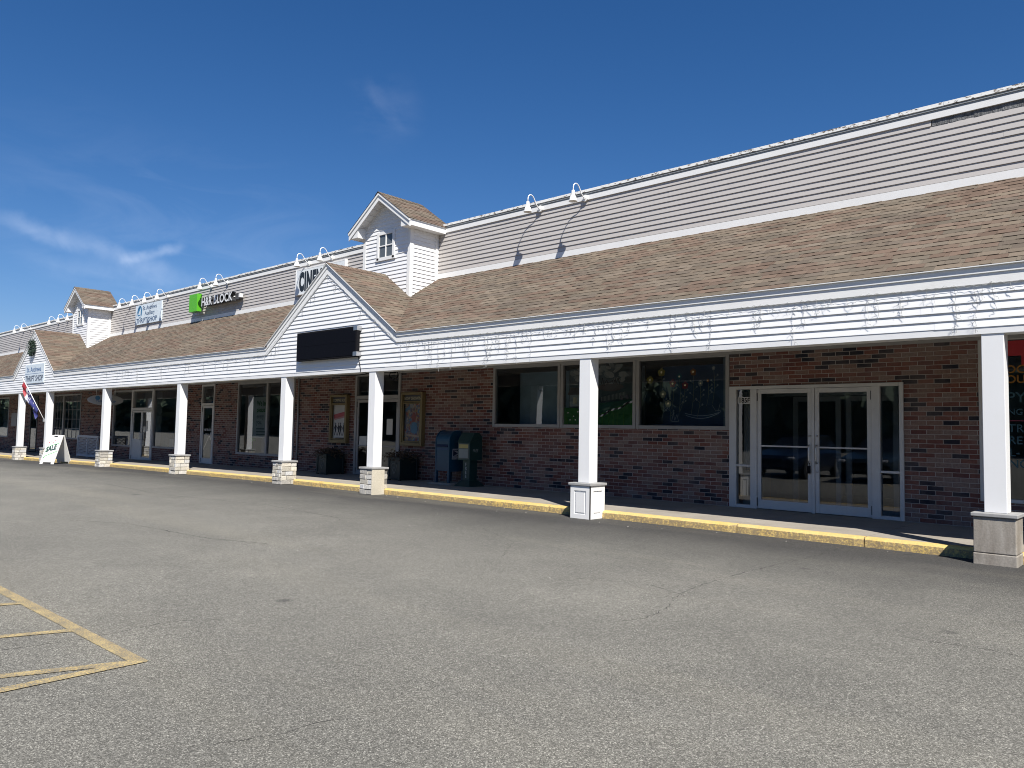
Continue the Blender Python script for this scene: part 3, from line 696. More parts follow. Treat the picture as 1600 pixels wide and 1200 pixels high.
# surface camera under the soffit
# ------------------------------------------------------------------ dormers
DY=1.853; DHW=.955; DEZ=6.60; DR=7.575; DOV=.29; DFR=.29; DS=.70
def dormer(cx,first):
    PD=lambda u,n,z:(cx+u,DY-n,z)
    m=MB(); hw=DHW
    laps(m,lambda z:(-min(hw,max(0,(DR-.115-z)/DS)),min(hw,max(0,(DR-.115-z)/DS))),4.6,.104,PD,.016,DR-.14)
    for sgn in (1,-1):
        PS=(lambda u,n,z:(cx+hw+n,DY+u,z)) if sgn>0 else (lambda u,n,z:(cx-hw-n,DY+1.3-u,z))
        laps(m,lambda z:(0,1.3),4.6,.104,PS,.020,DEZ+.05)
    d=m.build('dormer',WHITE_SIDING,B); d['label']='white dormer tower with a small window above the '+('nearer gable' if first else 'far gable')
    # corner boards
    m=MB()
    for sgn in (1,-1):
        a=cx+sgn*hw
        x0,x1=sorted((a-sgn*.09,a+sgn*.022)); m.box(x0,x1,DY-.022,DY,4.55,DEZ+.02)
        x0,x1=sorted((a,a+sgn*.021)); m.box(x0,x1,DY+.0,DY+.09,4.55,DEZ+.02)
        m.box(x0,x1,YU-.12,YU-.03,5.2,DEZ+.02)
        # flashing step along the main roof is left to the shingles
    # eave boards, boxed returns, rakes, soffits
    hwo=hw+DOV; ez=DR-hwo*DS; yf=DY-DFR; yb=3.05
    for sgn in (1,-1):
        xo=cx+sgn*hwo; xi=cx+sgn*(hw+.02)
        x0,x1=sorted((xo-sgn*.03,xo)); m.box(x0,x1,yf+.001,yb,ez-.175,ez-.031)
        x0,x1=sorted((xo-sgn*.012,xo+sgn*.028)); m.box(x0,x1,yf-.012,yb,ez-.03,ez-.012)
        x0,x1=sorted((xo-sgn*.031,xi)); m.box(x0,x1,DY+.002,yb-.003,ez-.165,ez-.15)
        # boxed return on the front
        p=[(xo-sgn*.032,yf+.012,ez-.172),(cx+sgn*(hw-.06),yf+.012,ez-.172),(cx+sgn*(hw-.06),yf+.012,ez+.10),(xo-sgn*.032,yf+.012,ez-.04)]
        m.prism(p if sgn<0 else p[::-1],(0,DFR-.02,0))
        # rake boards in two steps
        for (off,wd,yy,th) in ((.006,.055,yf-.036,.05),(.05,.13,yf-.01,.03)):
            q=[(xo+sgn*.02,yy,DR-(hwo+.02)*DS-off),(cx,yy,DR-off),(cx,yy,DR-off-wd*1.22),(xo+sgn*.02,yy,DR-(hwo+.02)*DS-off-wd*1.22)]
            m.prism(q if sgn<0 else q[::-1],(0,th,0))
        # underside boards of the front overhang
        nb=7
        for k in range(nb):
            t0=.97*k/nb; t1=.97*(k+1)/nb-.010
            q=[(cx+sgn*hwo*t0,yf+.02,DR-.13-hwo*t0*DS),(cx+sgn*hwo*t1,yf+.02,DR-.13-hwo*t1*DS),(cx+sgn*hwo*t1,DY,DR-.13-hwo*t1*DS),(cx+sgn*hwo*t0,DY,DR-.13-hwo*t0*DS)]
            m.prism(q,(0,0,.02))
    m.build('dormer_trim',WHITE_TRIM,d)
    m=MB()
    for sgn in (1,-1):
        nr=Vector((sgn*DS,0,1)).normalized(); z=DR-(hwo+.03)*DS
        while z<DR-1e-4:
            z1=min(z+DZ,DR); x0=cx+sgn*(DR-z)/DS; x1=cx+sgn*(DR-z1)/DS
            lo=((x0,yf-.045,z),(x0,yb,z)); hi=((x1,yf-.045,z1),(x1,yb,z1))
            if sgn<0: lo=lo[::-1]; hi=hi[::-1]
            course_strip(m,lo,hi,nr,.007); tabs(m,lo[0],lo[1],hi[1],hi[0],nr); z=z1
        q=[(cx+sgn*(hwo+.03),yf-.044,DR-(hwo+.03)*DS-.004),(cx,yf-.044,DR-.004),(cx,yb,DR-.004),(cx+sgn*(hwo+.03),yb,DR-(hwo+.03)*DS-.004)]
        m.face(q if sgn>0 else q[::-1])
    m.face([(cx-hwo,yb-.01,DR-hwo*DS-.01),(cx+hwo,yb-.01,DR-hwo*DS-.01),(cx,yb-.01,DR-.01)])
    y=yf-.05
    while y<yb-.1:
        for sgn in (1,-1): m.face([(cx,y,DR+.022),(cx,y+.2,DR+.012),(cx+sgn*.12,y+.2,DR+.010-.12*DS),(cx+sgn*.12,y,DR+.02-.12*DS)][::sgn])
        y+=.145
    m.build('dormer_roof',SHINGLE_SIDE,d)
    m=MB(); fr=lambda a,b,c,e: m.box(cx+a,cx+b,DY-.045,DY-.002,c,e)
    fr(-.365,-.275,5.86,6.615); fr(.275,.365,5.86,6.615); fr(-.275,.275,6.525,6.615); fr(-.40,.40,5.84,5.93)
    m.box(cx-.016,cx+.016,DY-.040,DY-.015,5.93,6.525); m.box(cx-.275,cx-.016,DY-.038,DY-.016,6.215,6.245); m.box(cx+.016,cx+.275,DY-.038,DY-.016,6.215,6.245)
    m.build('dormer_window',WHITE_TRIM,d,bevel=.004)
    m=MB(); m.face([(cx-.275,DY-.018,5.93),(cx+.275,DY-.018,5.93),(cx+.275,DY-.018,6.525),(cx-.275,DY-.018,6.525)])
    m.build('pane',DORM_GLASS,d)
    return d
DORM_GLASS=Mat('dormer_glass',.12,(.10,.115,.125)).m
dormer(GC[0],True); dormer(GC[1],False)

# ------------------------------------------------------------------ columns
CX=[-39.683,-35.955,-29.78,-23.705,-17.692,-13.984,-8.009,-1.909]
bw=.219; cw=.1185
def stone_face(m,P,w,h,rows,skip=None):
    z=.0
    for r in range(rows):
        hh=h/rows; u=-w/2
        while u<w/2-.01:
            L=random.choice((.12,.16,.22,.28)); u2=min(u+L,w/2)
            if w/2-u2<.06: u2=w/2
            if not(skip and skip((u+u2)/2,z+hh/2)):
                n=random.uniform(.006,.02); j=lambda:random.uniform(-.006,.006)
                a=.004
                q=[(u+a,z+a+j()*.5),(u2-a,z+a+j()*.5),(u2-a,z+hh-a+j()*.5),(u+a,z+hh-a+j()*.5)]
                c=[P(x,n+j()*.6,y) for x,y in [(u+a+.008,q[0][1]+.008),(u2-a-.008,q[1][1]+.008),(u2-a-.008,q[2][1]-.008),(u+a+.008,q[3][1]-.008)]]
                o=[P(x,-.004,y) for x,y in q]
                m.face(c)
                for k in range(4): m.face([o[k],o[(k+1)%4],c[(k+1)%4],c[k]])
            u=u2
        z+=hh
def weld(o):
    import bmesh
    b=bmesh.new(); b.from_mesh(o.data); bmesh.ops.remove_doubles(b,verts=b.verts,dist=.0004); b.to_mesh(o.data); b.free()
LAB=['far left column by the open flag','column with the open flag pole','column left of the thrift shop door','column left of the single office door','left column under the nearer gable','right column under the nearer gable, base patched with stucco','column on a white panelled base before the painted windows','column at the right edge on a plain concrete base']
random.seed(21)
for i,x in enumerate(CX):
    z0=g(x); zc=z0+.605; yc=.219
    m=MB(); m.box(x-cw,x+cw,yc-cw,yc+cw,zc,ZF+.02)
    m.box(x-cw-.004,x-cw+.02,yc-cw-.004,yc-cw+.02,zc,ZF-.002) if False else None
    c=m.build('column',WHITE_SHAFT,B,bevel=.006,seg=2); c['label']='white square '+LAB[i]
    m=MB(); m.box(x-bw-.022,x+bw+.022,yc-bw-.022,yc+bw+.022,zc-.045,zc); m.build('column_cap',CONC_CAP,c,bevel=.008,seg=2)
    zb=zc-.046
    if i==7:
        m=MB(); m.box(x-bw,x+bw,yc-bw,yc+bw,z0+.135,zb); m.box(x-bw-.006,x+bw+.006,yc-bw-.006,yc+bw+.006,z0-.05,z0+.129)
        m.box(x-bw+.012,x+bw-.012,yc-bw+.012,yc+bw-.012,z0+.12,z0+.14)
        o=m.build('column_base',BASE_CONC,c,bevel=.012,seg=2); o['label']='cracked plain concrete column base'
    elif i==6:
        m=MB(); m.box(x-bw+.016,x+bw-.016,yc-bw+.016,yc+bw-.016,z0-.05,zb-.001)
        h=zb-z0
        for P in (lambda u,n,z:(x+u,yc-bw+.016-n,z0+z),lambda u,n,z:(x+bw-.016+n,yc+u,z0+z),lambda u,n,z:(x-u,yc+bw-.016+n,z0+z),lambda u,n,z:(x-bw+.016-n,yc-u,z0+z)):
            def bar(u0,u1,a,b,n=.016):
                p=[P(u0,0,a),P(u1,0,a),P(u1,0,b),P(u0,0,b)]; q=[P(u0,n,a),P(u1,n,a),P(u1,n,b),P(u0,n,b)]
                m.face(q)
                for k in range(4): m.face([p[k],p[(k+1)%4],q[(k+1)%4],q[k]])
            w=bw; bar(-w,-w+.095,0,h); bar(w-.095,w,0,h); bar(-w+.095,w-.095,0,.075); bar(-w+.095,w-.095,h-.085,h)
            bar(-w+.125,w-.125,.105,h-.115,.011)
        o=m.build('column_base',WHITE_TRIM,c); o['label']='white panelled wooden column base'
    else:
        m=MB(); m.box(x-bw+.012,x+bw-.012,yc-bw+.012,yc+bw-.012,z0-.05,zb)
        o=m.build('column_base',MORTAR,c)
        m=MB(); h=zb-z0
        patch=(lambda u,z: True) if i==5 else None
        stone_face(m,lambda u,n,z:(x+u,yc-bw+.012-n,z0+z),2*bw+.0,h,random.choice((5,6)))
        stone_face(m,lambda u,n,z:(x+bw-.012+n,yc+u,z0+z),2*bw+.0,h,5,(lambda u,z:u<.12) if i==5 else None)
        stone_face(m,lambda u,n,z:(x-u,yc+bw-.012+n,z0+z),2*bw,h,5); stone_face(m,lambda u,n,z:(x-bw+.012-n,yc-u,z0+z),2*bw,h,5)
        s_=m.build('stone_veneer',STONE,c); weld(s_)
        if i==5:
            m=MB(); m.box(x+bw-.014,x+bw+.012,yc-bw-.004,yc+.13,z0-.02,zb-.002); m.build('stucco_patch',STUCCO,c,bevel=.006)

# painted pictures on two of the windows (part of the panes' windows)
def ribbon(m,pts,w,y,mi):
    P=[Vector(p) for p in pts]
    for a,b in zip(P,P[1:]):
        d=(b-a); n=Vector((-d.y,d.x)).normalized()*w/2
        m.face([(a.x-n.x,y,a.y-n.y),(b.x-n.x,y,b.y-n.y),(b.x+n.x,y,b.y+n.y),(a.x+n.x,y,a.y+n.y)],mi)
def blob(m,cx,cz,rx,rz,y,mi,n=12,jag=.15,rot=0):
    pts=[]
    for k in range(n):
        a=2*pi*k/n; r=1+random.uniform(-jag,jag); u,v=rx*r*cos(a),rz*r*sin(a)
        pts.append((cx+u*cos(rot)-v*sin(rot),y,cz+u*sin(rot)+v*cos(rot)))
    m.face(pts,mi)
random.seed(4)
yp=YW+.034
m=MB(); X0=-10.775; X1=-8.92; zb=1.615
# hill, far field, cottage, picket fence, stone path, clouds
m.face([(X0,yp,zb),(X1,yp,zb),(X1,yp,2.12),(-9.3,yp,2.02),(-9.75,yp,1.86),(-10.15,yp,1.80),(-10.4,yp,1.98),(X0,yp,2.0)],0)
m.face([(-10.2,yp+.002,1.8),(X1,yp+.002,2.0),(X1,yp+.002,2.17),(-9.6,yp+.002,2.10),(-10.2,yp+.002,2.06)],1)
m.box(-10.62,-10.30,yp-.003,yp-.001,2.02,2.28,2); m.box(-10.53,-10.42,yp-.006,yp-.004,2.08,2.22,3)
m.face([(-10.68,yp-.002,2.28),(-10.2,yp-.002,2.28),(-10.28,yp-.002,2.44),(-10.6,yp-.002,2.44)],4)
for k in range(18):
    x=-9.75+k*.035; m.box(x,x+.016,yp-.004,yp-.002,2.12+.004*k,2.22+.006*k,2)
for k in range(3): blob(m,-9.22+k*.13,2.20+.015*k,.045,.055,yp-.005,5)
for k in range(16):
    t=k/15; blob(m,-9.82+.85*t+.05*sin(t*12),1.80+.30*t,.06,.02,yp-.006,6 if k%2 else 7,8,.3,.4)
for (x,z,a,b_) in ((-10.45,2.62,.22,.05),(-10.5,2.75,.16,.06),(-10.25,2.83,.2,.06),(-9.75,2.78,.17,.06),(-9.55,2.70,.14,.08),(-9.35,2.84,.22,.06),(-9.15,2.70,.16,.07),(-9.62,2.88,.18,.05),(-9.3,2.6,.12,.05)):
    for k in range(3): blob(m,x+random.uniform(-.09,.09),z+random.uniform(-.04,.04),a*random.uniform(.35,.8),b_*random.uniform(.6,1.1),yp-.002-.001*k,8 if k else 9,14,.22,random.uniform(-.5,.5))
for k in range(14): ribbon(m,[(-9.75+k*.035,2.50+random.uniform(-.05,.05)),(-9.72+k*.035,2.62+random.uniform(-.08,.05))],.02,yp-.007,7)
blob(m,-9.5,2.42,.32,.09,yp+.001,10,16,.2)
for k in range(26):
    x=random.uniform(X0+.05,X1-.05); ribbon(m,[(x,zb),(x+random.uniform(-.03,.03),zb+random.uniform(.1,.28))],.012,yp-.003,11)
for x,z in ((-10.66,1.88),(-10.5,1.80),(-10.6,1.72),(-10.38,1.90),(-10.45,1.72)): blob(m,x,z,.016,.016,yp-.008,2,8)
m.build('window_painting',[flat('paint_green',(.07,.26,.05)),flat('paint_green_far',(.05,.17,.10)),flat('paint_white',(.66,.65,.60)),flat('paint_olive',(.16,.17,.12)),flat('paint_roof',(.26,.19,.17)),flat('paint_dark',(.02,.025,.035)),flat('paint_stone',(.5,.52,.55)),flat('paint_black',(.015,.018,.022)),flat('paint_cloud',(.56,.54,.50)),flat('paint_cloud_dim',(.32,.31,.30)),flat('paint_pink',(.36,.26,.24)),flat('paint_lime',(.15,.36,.05))],wb)
m=MB(); X0=-8.76
def flower(x0,z0,x1,z1,col,r,kind=0):
    pts=[(x0+(x1-x0)*t+.03*sin(t*3.2),z0+(z1-z0)*t) for t in [k/7 for k in range(8)]]; ribbon(m,pts,.011,yp,0)
    for k in (2,3,4,5):
        if random.random()<.75:
            a=pts[k]; s_=random.choice((-1,1)); b_=(a[0]+s_*.07,a[1]+.06); ribbon(m,[a,b_],.009,yp-.001,0); blob(m,b_[0],b_[1],.018,.022,yp-.003,4)
    for k in range(5):
        a=2*pi*k/5+.3; blob(m,x1+r*.6*cos(a),z1+r*.6*sin(a),r*.5,r*.55,yp-.002-.0004*k,col,9,.25)
    blob(m,x1,z1,r*.3,r*.3,yp-.006,3,8)
for f in ((-8.70,2.1,-8.53,2.55,1,.075),(-8.38,2.0,-8.26,2.70,1,.08),(-8.25,1.72,-8.22,2.25,3,.07),(-8.05,1.7,-8.10,2.06,3,.07),(-8.02,1.95,-8.0,2.46,2,.075),(-7.83,1.9,-7.72,2.42,2,.07),(-7.86,1.8,-7.85,2.60,5,.06),(-7.58,1.85,-7.54,2.68,6,.065),(-7.45,1.78,-7.38,2.45,4,.055),(-7.25,2.0,-7.22,2.50,6,.03),(-7.12,2.05,-7.10,2.74,4,.035)): flower(*f)
ribbon(m,[(-7.72+.78*t/10,1.86-.06*sin(pi*t/10*.9)+.05*(t/10)**2) for t in range(11)],.013,yp,7)
ribbon(m,[(-7.70+.72*t/10,1.82-.07*sin(pi*t/10)+.045*(t/10)**2) for t in range(11)],.013,yp,7)
ribbon(m,[(-7.05,1.9),(-7.13,2.02)],.01,yp,4); ribbon(m,[(-7.0,1.9),(-6.96,2.06)],.01,yp,4); ribbon(m,[(-7.04,1.92),(-6.95,1.92)],.012,yp,7)
for k in range(7):
    z=1.64+.028*k; x=-8.6+.22*(k%3)
    ribbon(m,[(x+.12*t,z+.010*sin(t*1.9+k)) for t in range(13)],.008,yp+.001,8)
ribbon(m,[(-8.02,1.70),(-7.98,1.86),(-7.95,1.72),(-7.9,1.84),(-7.86,1.70),(-8.02,1.70)],.012,yp,4)
m.build('window_painting',[flat('paint_stem',(.36,.40,.36)),flat('paint_yellow',(.62,.45,.08)),flat('paint_rose',(.50,.10,.14)),flat('paint_cream',(.68,.63,.42)),flat('paint_grey_white',(.48,.52,.56)),flat('paint_blue',(.07,.26,.36)),flat('paint_orange',(.58,.22,.06)),flat('paint_boat',(.55,.62,.70)),flat('paint_wave',(.11,.15,.24))],wc)

# ------------------------------------------------------------------ things on and in front of the building
# gooseneck sign lamps on the top board
def make_lamp():
    r=thing('gooseneck_lamp','white gooseneck lamp','lamp',(0,0,0)); local(r)
    m=MB(); m.prism([(.075*cos(2*pi*k/16),0,.075*sin(2*pi*k/16)) for k in range(16)],(0,-.035,0)); m.prism([(.035*cos(2*pi*k/12),-.035,.035*sin(2*pi*k/12)) for k in range(12)],(0,-.03,0)); m.build('mount',WHITE_PL,r,bevel=.004)
    pts=[(0,-.03,0),(0,-.09,.03)]
    for k in range(17):
        a=radians(-55+ (235*k/16)); 
    pth=[(0,-.05,0),(0,-.10,.02),(0,-.16,.075),(0,-.21,.15),(0,-.25,.205),(0,-.295,.24),(0,-.345,.25),(0,-.395,.235),(0,-.43,.20),(0,-.447,.15),(0,-.45,.06)]
    a=MB(); a.tube(pth,.0120,8); a.build('arm',WHITE_PL,r)
    s_=MB(); s_.lathe((0,-.45,0),[(.0,.075),(.030,.073),(.037,.06),(.040,-.03),(.050,-.05),(.064,-.065),(.080,-.125),(.094,-.165),(.096,-.172),(.088,-.170),(.055,-.07),(.0,-.06)],20); s_.build('lamp_shade',WHITE_PL,r)
    return r
LX=[(-10.06,'white gooseneck lamp of the pair above bare siding, farther from the tower'),(-11.36,'white gooseneck lamp of the pair above bare siding, nearer to the tower'),
 (-19.62,'white gooseneck lamp above the cinema sign, beside the tip of the gable'),(-20.87,'white gooseneck lamp above the letter C of the cinema sign'),
 (-26.1,'white gooseneck lamp above the last raised letters of the tax office sign'),(-27.32,'white gooseneck lamp above the green box of the tax office sign'),
 (-30.97,'white gooseneck lamp mounted past the thrift board on its tax office side'),(-32.17,'white gooseneck lamp above the last letters of the pale blue thrift board'),(-33.41,'white gooseneck lamp above the ship emblem of the pale blue thrift board'),(-34.74,'white gooseneck lamp between the far tower and the pale blue thrift board'),
 (-41.12,'white gooseneck lamp nearest the far tower in the row of three behind it'),(-42.44,'white gooseneck lamp in the middle of the row of three behind the far tower'),(-43.78,'white gooseneck lamp farthest from the tower in the row of three behind it'),
 (-48.29,'white gooseneck lamp of the last far pair, nearer to the far gable tip'),(-49.56,'white gooseneck lamp of the last far pair, at the very end of the row')]
lamp=None
for x,lb in LX:
    o=make_lamp() if lamp is None else copy_tree(lamp)
    if lamp is None: lamp=o
    o.location=(x,YU-.036,6.60); o['label']=lb; o['group']='gooseneck lamps along the roof edge'

# shop signs on the upper wall
def signboard(name,label,x0,x1,z0,z1,y,th,mat,group=None):
    r=thing(name,label,'sign',((x0+x1)/2,y,z0))
    m=MB(); m.box(x0,x1,y-th,y,z0,z1); m.build('board',mat,r,bevel=.004); return r
sg=signboard('shop_sign','pale blue thrift shop board with ship emblem on the upper siding','x' and -34.05,-31.48,5.66,6.50,YU-.016,.05,flat('sign_pale_blue',(.62,.70,.76)))
m=MB(); f=lambda x,z:on_front(x,YU-.0665,z)
text_faces(m,'St. Andrews',f(-33.33,6.25),.25,1.12,0,0,bold=.006); text_faces(m,'Auxiliary',f(-33.1,6.02),.24,1.12,0,0,bold=.006); text_faces(m,'THRIFT SHOP',f(-33.93,5.73),.275,1.22,0,0,bold=.009)
m.build('lettering',flat('letter_blue_grey',(.06,.11,.20)),sg)
m=MB(); random.seed(2)
blob(m,-33.62,6.2,.24,.27,YU-.067,0,24,0); 
m.face([(-33.78,YU-.069,6.1),(-33.52,YU-.069,6.08),(-33.50,YU-.069,6.40)],1); m.face([(-33.80,YU-.0705,6.02),(-33.44,YU-.0705,6.06),(-33.5,YU-.0705,5.99),(-33.72,YU-.0705,5.96)],1)
m.build('emblem',[flat('emblem_blue',(.06,.20,.36)),flat('emblem_pale',(.6,.68,.75))],sg)
sg=signboard('shop_sign','tall white cinema board with dark letters, half behind the gable',-21.5,-18.9,5.66,6.43,YU-.03,.07,flat('sign_white',(.70,.74,.76)))
m=MB(); text_faces(m,'CINEMA',on_front(-21.31,YU-.1015,5.775),.76,.50,0,0,bold=.055,spacing=1.12); m.build('lettering',flat('letter_navy',(.012,.02,.03)),sg)
m=MB(); frame_rect(m,-21.53,-18.87,5.63,6.46,.04,YU-.105,YU-.016); m.build('sign_frame',WHITE_TRIM,sg)
# tax office channel letters
sg=thing('channel_letter_sign','green box and white raised letters of the tax office','sign',(-26.5,YU,5.8))
G1=flat('sign_green',(.10,.42,.02),.4,.05)
m=MB(); m.box(-28.35,-27.70,YU-.38,YU-.2,5.67,6.33); m.build('green_box',G1,sg,bevel=.006)
m=MB(); text_faces(m,'H&R BLOCK',on_front(-27.50,YU-.24,5.835),.43,.94,.15,0,bold=.006,spacing=1.05); text_faces(m,'H&R BLOCK',on_front(-27.50,YU-.3165,5.835),.43,.94,0,1,bold=.010,spacing=1.05); m.build('raised_letters',[flat('letter_return',(.02,.02,.022)),flat('letter_white',(.70,.71,.71),.4,.05)],sg)
m=MB(); m.box(-27.55,-24.95,YU-.16,YU-.04,5.88,6.08); m.build('raceway',flat('raceway_dark',(.07,.07,.075)),sg)
for x in (-28.2,-27.85,-27.2,-26.3,-25.3): m=MB(); m.box(x-.02,x+.02,YU-.2,YU-.005,5.97,6.01); m.build('bracket',WHITE_PL,sg)
m=MB(); m.box(-24.93,-24.83,YU-.22,YU-.10,5.92,6.05); m.build('end_cap',WHITE_PL,sg,bevel=.004)
# gable signs
sg=signboard('shop_sign','pale two part thrift shop board on the far gable under the wreath',-38.85,-36.33,3.12,3.95,FY-.016,.035,flat('sign_pale_blue',(.62,.70,.76)))
m=MB(); text_faces(m,'St. Andrews',on_front(-38.62,FY-.053,3.63),.30,1.28,0,0,bold=.006); text_faces(m,'THRIFT SHOP',on_front(-38.76,FY-.053,3.22),.34,1.12,0,1,bold=.008); m.box(-38.85,-36.33,FY-.0535,FY-.052,3.535,3.55,0)
m.build('lettering',[flat('letter_blue',(.09,.17,.33)),flat('letter_deep_navy',(.02,.035,.08))],sg)
# dark message board
sg=thing('led_message_board','black switched off message board on the nearer gable','message board',(-15.67,FY,3.1))
m=MB(); x0,x1,z0,z1=-16.91,-14.42,3.08,3.79; yb=FY-.14
m.box(x0,x1,yb,yb+.09,z0,z1); m.build('cabinet',BLACK,sg,bevel=.006)
LED=Mat('led_face',.9,(.004,.005,.008),0,.05); 
ld=LED.n('ShaderNodeTexChecker'); ld.inputs['Scale'].default_value=60; ld.inputs['Color1'].default_value=(.0035,.0045,.008,1); ld.inputs['Color2'].default_value=(.006,.007,.011,1); LED.L.new(LED.coord(),ld.inputs['Vector']); LED.color(ld.outputs[0])
m=MB(); 
for r in range(2):
    for c in range(6):
        w=(x1-x0-.1)/6; h=(z1-z0-.08)/2; m.box(x0+.05+c*w+.002,x0+.05+(c+1)*w-.002,yb-.006,yb-.0005,z0+.04+r*h+.002,z0+.04+(r+1)*h-.002)
m.build('screen',LED.m,sg)
for z in (z0+.02,z1-.10): m=MB(); m.box(x1-.13,x1+.015,yb-.010,yb+.13,z,z+.10); m.build('bracket',CHROME,sg,bevel=.004)
for x in (x0+.2,(x0+x1)/2): m=MB(); m.box(x-.03,x+.03,yb+.091,FY-.006,z0+.1,z1-.1); m.build('mounting_rail',CHROME,sg)
m=MB(); m.tube([(x1-.05,yb+.1,z0),(x1-.03,FY-.03,z0-.1),(x1+.02,FY-.02,z0-.3),(x1+.02,FY-.02,ZF+.01),(x1+.03,FY+.2,ZF-.02)],.008,6); m.build('cable',BLACK,sg)
# wreath
sg=thing('wreath','round dark green wreath hanging on the far gable','wreath',(-37.95,FY-.02,4.68))
m=MB(); random.seed(9)
for k in range(700):
    a=random.uniform(0,2*pi); b_=random.uniform(0,2*pi); R=.265; rr=.095*sqrt(random.random())
    c=Vector((-37.95+(R+rr*cos(b_))*cos(a),FY-.11+rr*sin(b_),4.68+(R+rr*cos(b_))*sin(a)))
    d=Vector((random.uniform(-1,1),random.uniform(-1,.4),random.uniform(-1,1))).normalized()*.055; n=Vector((random.uniform(-1,1),random.uniform(-1,1),random.uniform(-1,1))).normalized()*.014
    m.face([c-d-n,c+d-n*.2,c+d+n*.2,c-d+n])
m.build('foliage',weathered('needle_green',(.020,.045,.028),.8,.4,9,40),sg)
m=MB(); m.tube([(-37.95,FY-.11,4.95),(-37.95,FY-.02,5.12)],.006,6); m.build('hook',DARK_METAL,sg)

# icicle light strings clipped under the crown
WIRE=flat('clear_wire',(.50,.51,.50),.4,.1); WIREG=flat('grey_wire',(.26,.27,.27),.5,.2)
def icicles(name,label,pts,seed,step=.10,maxd=.62,dens=1):
    r=thing(name,label,'string lights',(pts[0][0],FY,pts[0][1]),'icicle light strings on the canopy'); random.seed(seed)
    m=MB(); w=MB()
    def wire(mm,p,rad=.0022): mm.tube(p,rad,3,caps=False)
    for (xa,za),(xb,zb_) in zip(pts,pts[1:]):
        L=sqrt((xb-xa)**2+(zb_-za)**2); n=int(L/step); last=None
        for k in range(n+1):
            t=k/n; x=xa+(xb-xa)*t; z=za+(zb_-za)*t+random.uniform(-.018,.014); p=(x,FY-.040-random.uniform(0,.012),z)
            if last: wire(m,[last,((last[0]+x)/2,FY-.045,(last[2]+z)/2-.025),p],.0026)
            last=p
            if random.random()<.74*dens:
                d=random.choice((.05,.08,.12,.16,.22,.30,.4,maxd))*random.uniform(.75,1.05); q=[p]; zz=z; xx=x
                while zz>z-d:
                    zz-=random.uniform(.03,.06); xx+=random.uniform(-.015,.015); q.append((xx,FY-.034+random.uniform(-.012,.008),zz))
                wire(w if random.random()<.45 else m,q)
                for j in range(1,len(q)):
                    if random.random()<.55:
                        a=q[j]; s_=random.choice((-1,1)); b_=(a[0]+s_*random.uniform(.015,.05),a[1]-.012,a[2]-random.uniform(-.01,.035)); wire(w,[a,b_,(b_[0]+s_*.008,b_[1],b_[2]-.025)],.0028)
    tag(m.build('clear_wire',WIRE,r),kind='stuff'); tag(w.build('bulb_wire',WIREG,r),kind='stuff')
icicles('icicle_lights','tangled icicle lights along the canopy between panelled base column and concrete base column',[(XR-6,3.345),(-8.0,3.345)],31)
icicles('icicle_lights','tangled icicle lights along the canopy between nearer gable and panelled column',[(-8.0,3.345),(GC[0]+GH+.1,3.345)],32)
icicles('icicle_lights','sparse icicle lights following the slopes of the nearer gable',[(GC[0]+GH+.05,3.33),(GC[0],EZ+GH*GS-.27),(GC[0]-GH-.05,3.33)],33,.2,.34,.6)
icicles('icicle_lights','thin icicle lights along the canopy below the green tax office sign',[(GC[0]-GH-.1,3.345),(-30.0,3.345)],34,.24,.3,.5)
# cable and little fittings under the soffit by the cinema doors
r=thing('cable_coil','black cable coil hanging under the canopy beside the stucco patched gable column','cable',(-14.6,.42,2.72))
m=MB(); m.tube([(-16.6,.40,2.74),(-15.8,.42,2.715),(-15.0,.40,2.70),(-14.5,.41,2.72),(-13.6,.40,2.735),(-12.9,.40,2.75)],.012,6)
m.tube([(-13.62+.15*cos(a),.42,2.66+.10*sin(a)) for a in [2*pi*k/14*1.05 for k in range(15)]],.012,6); m.box(-13.72,-13.58,.38,.46,2.70,2.76)
m.build('cable_loop',BLACK,r)

# flood light under the soffit left of the thrift column bay
r=thing('flood_light','small dark twin flood light under the canopy soffit by the thrift shop door','flood light',(-31.0,1.0,SOF))
m=MB(); m.box(-31.06,-30.94,.94,1.06,2.98,SOF-.009); m.build('mount',DARK_METAL,r)
for dx in (-.22,.22):
    m=MB(); m.tube([(-31.0+dx*.3,1.0,2.98),(-31+dx*.8,.98,2.93)],.015,6); m.prism([(-31+dx+.09*cos(2*pi*k/12),.9,2.88+.07*sin(2*pi*k/12)) for k in range(12)],(0,.16,.03)); m.build('lamp_head',DARK_METAL,r)

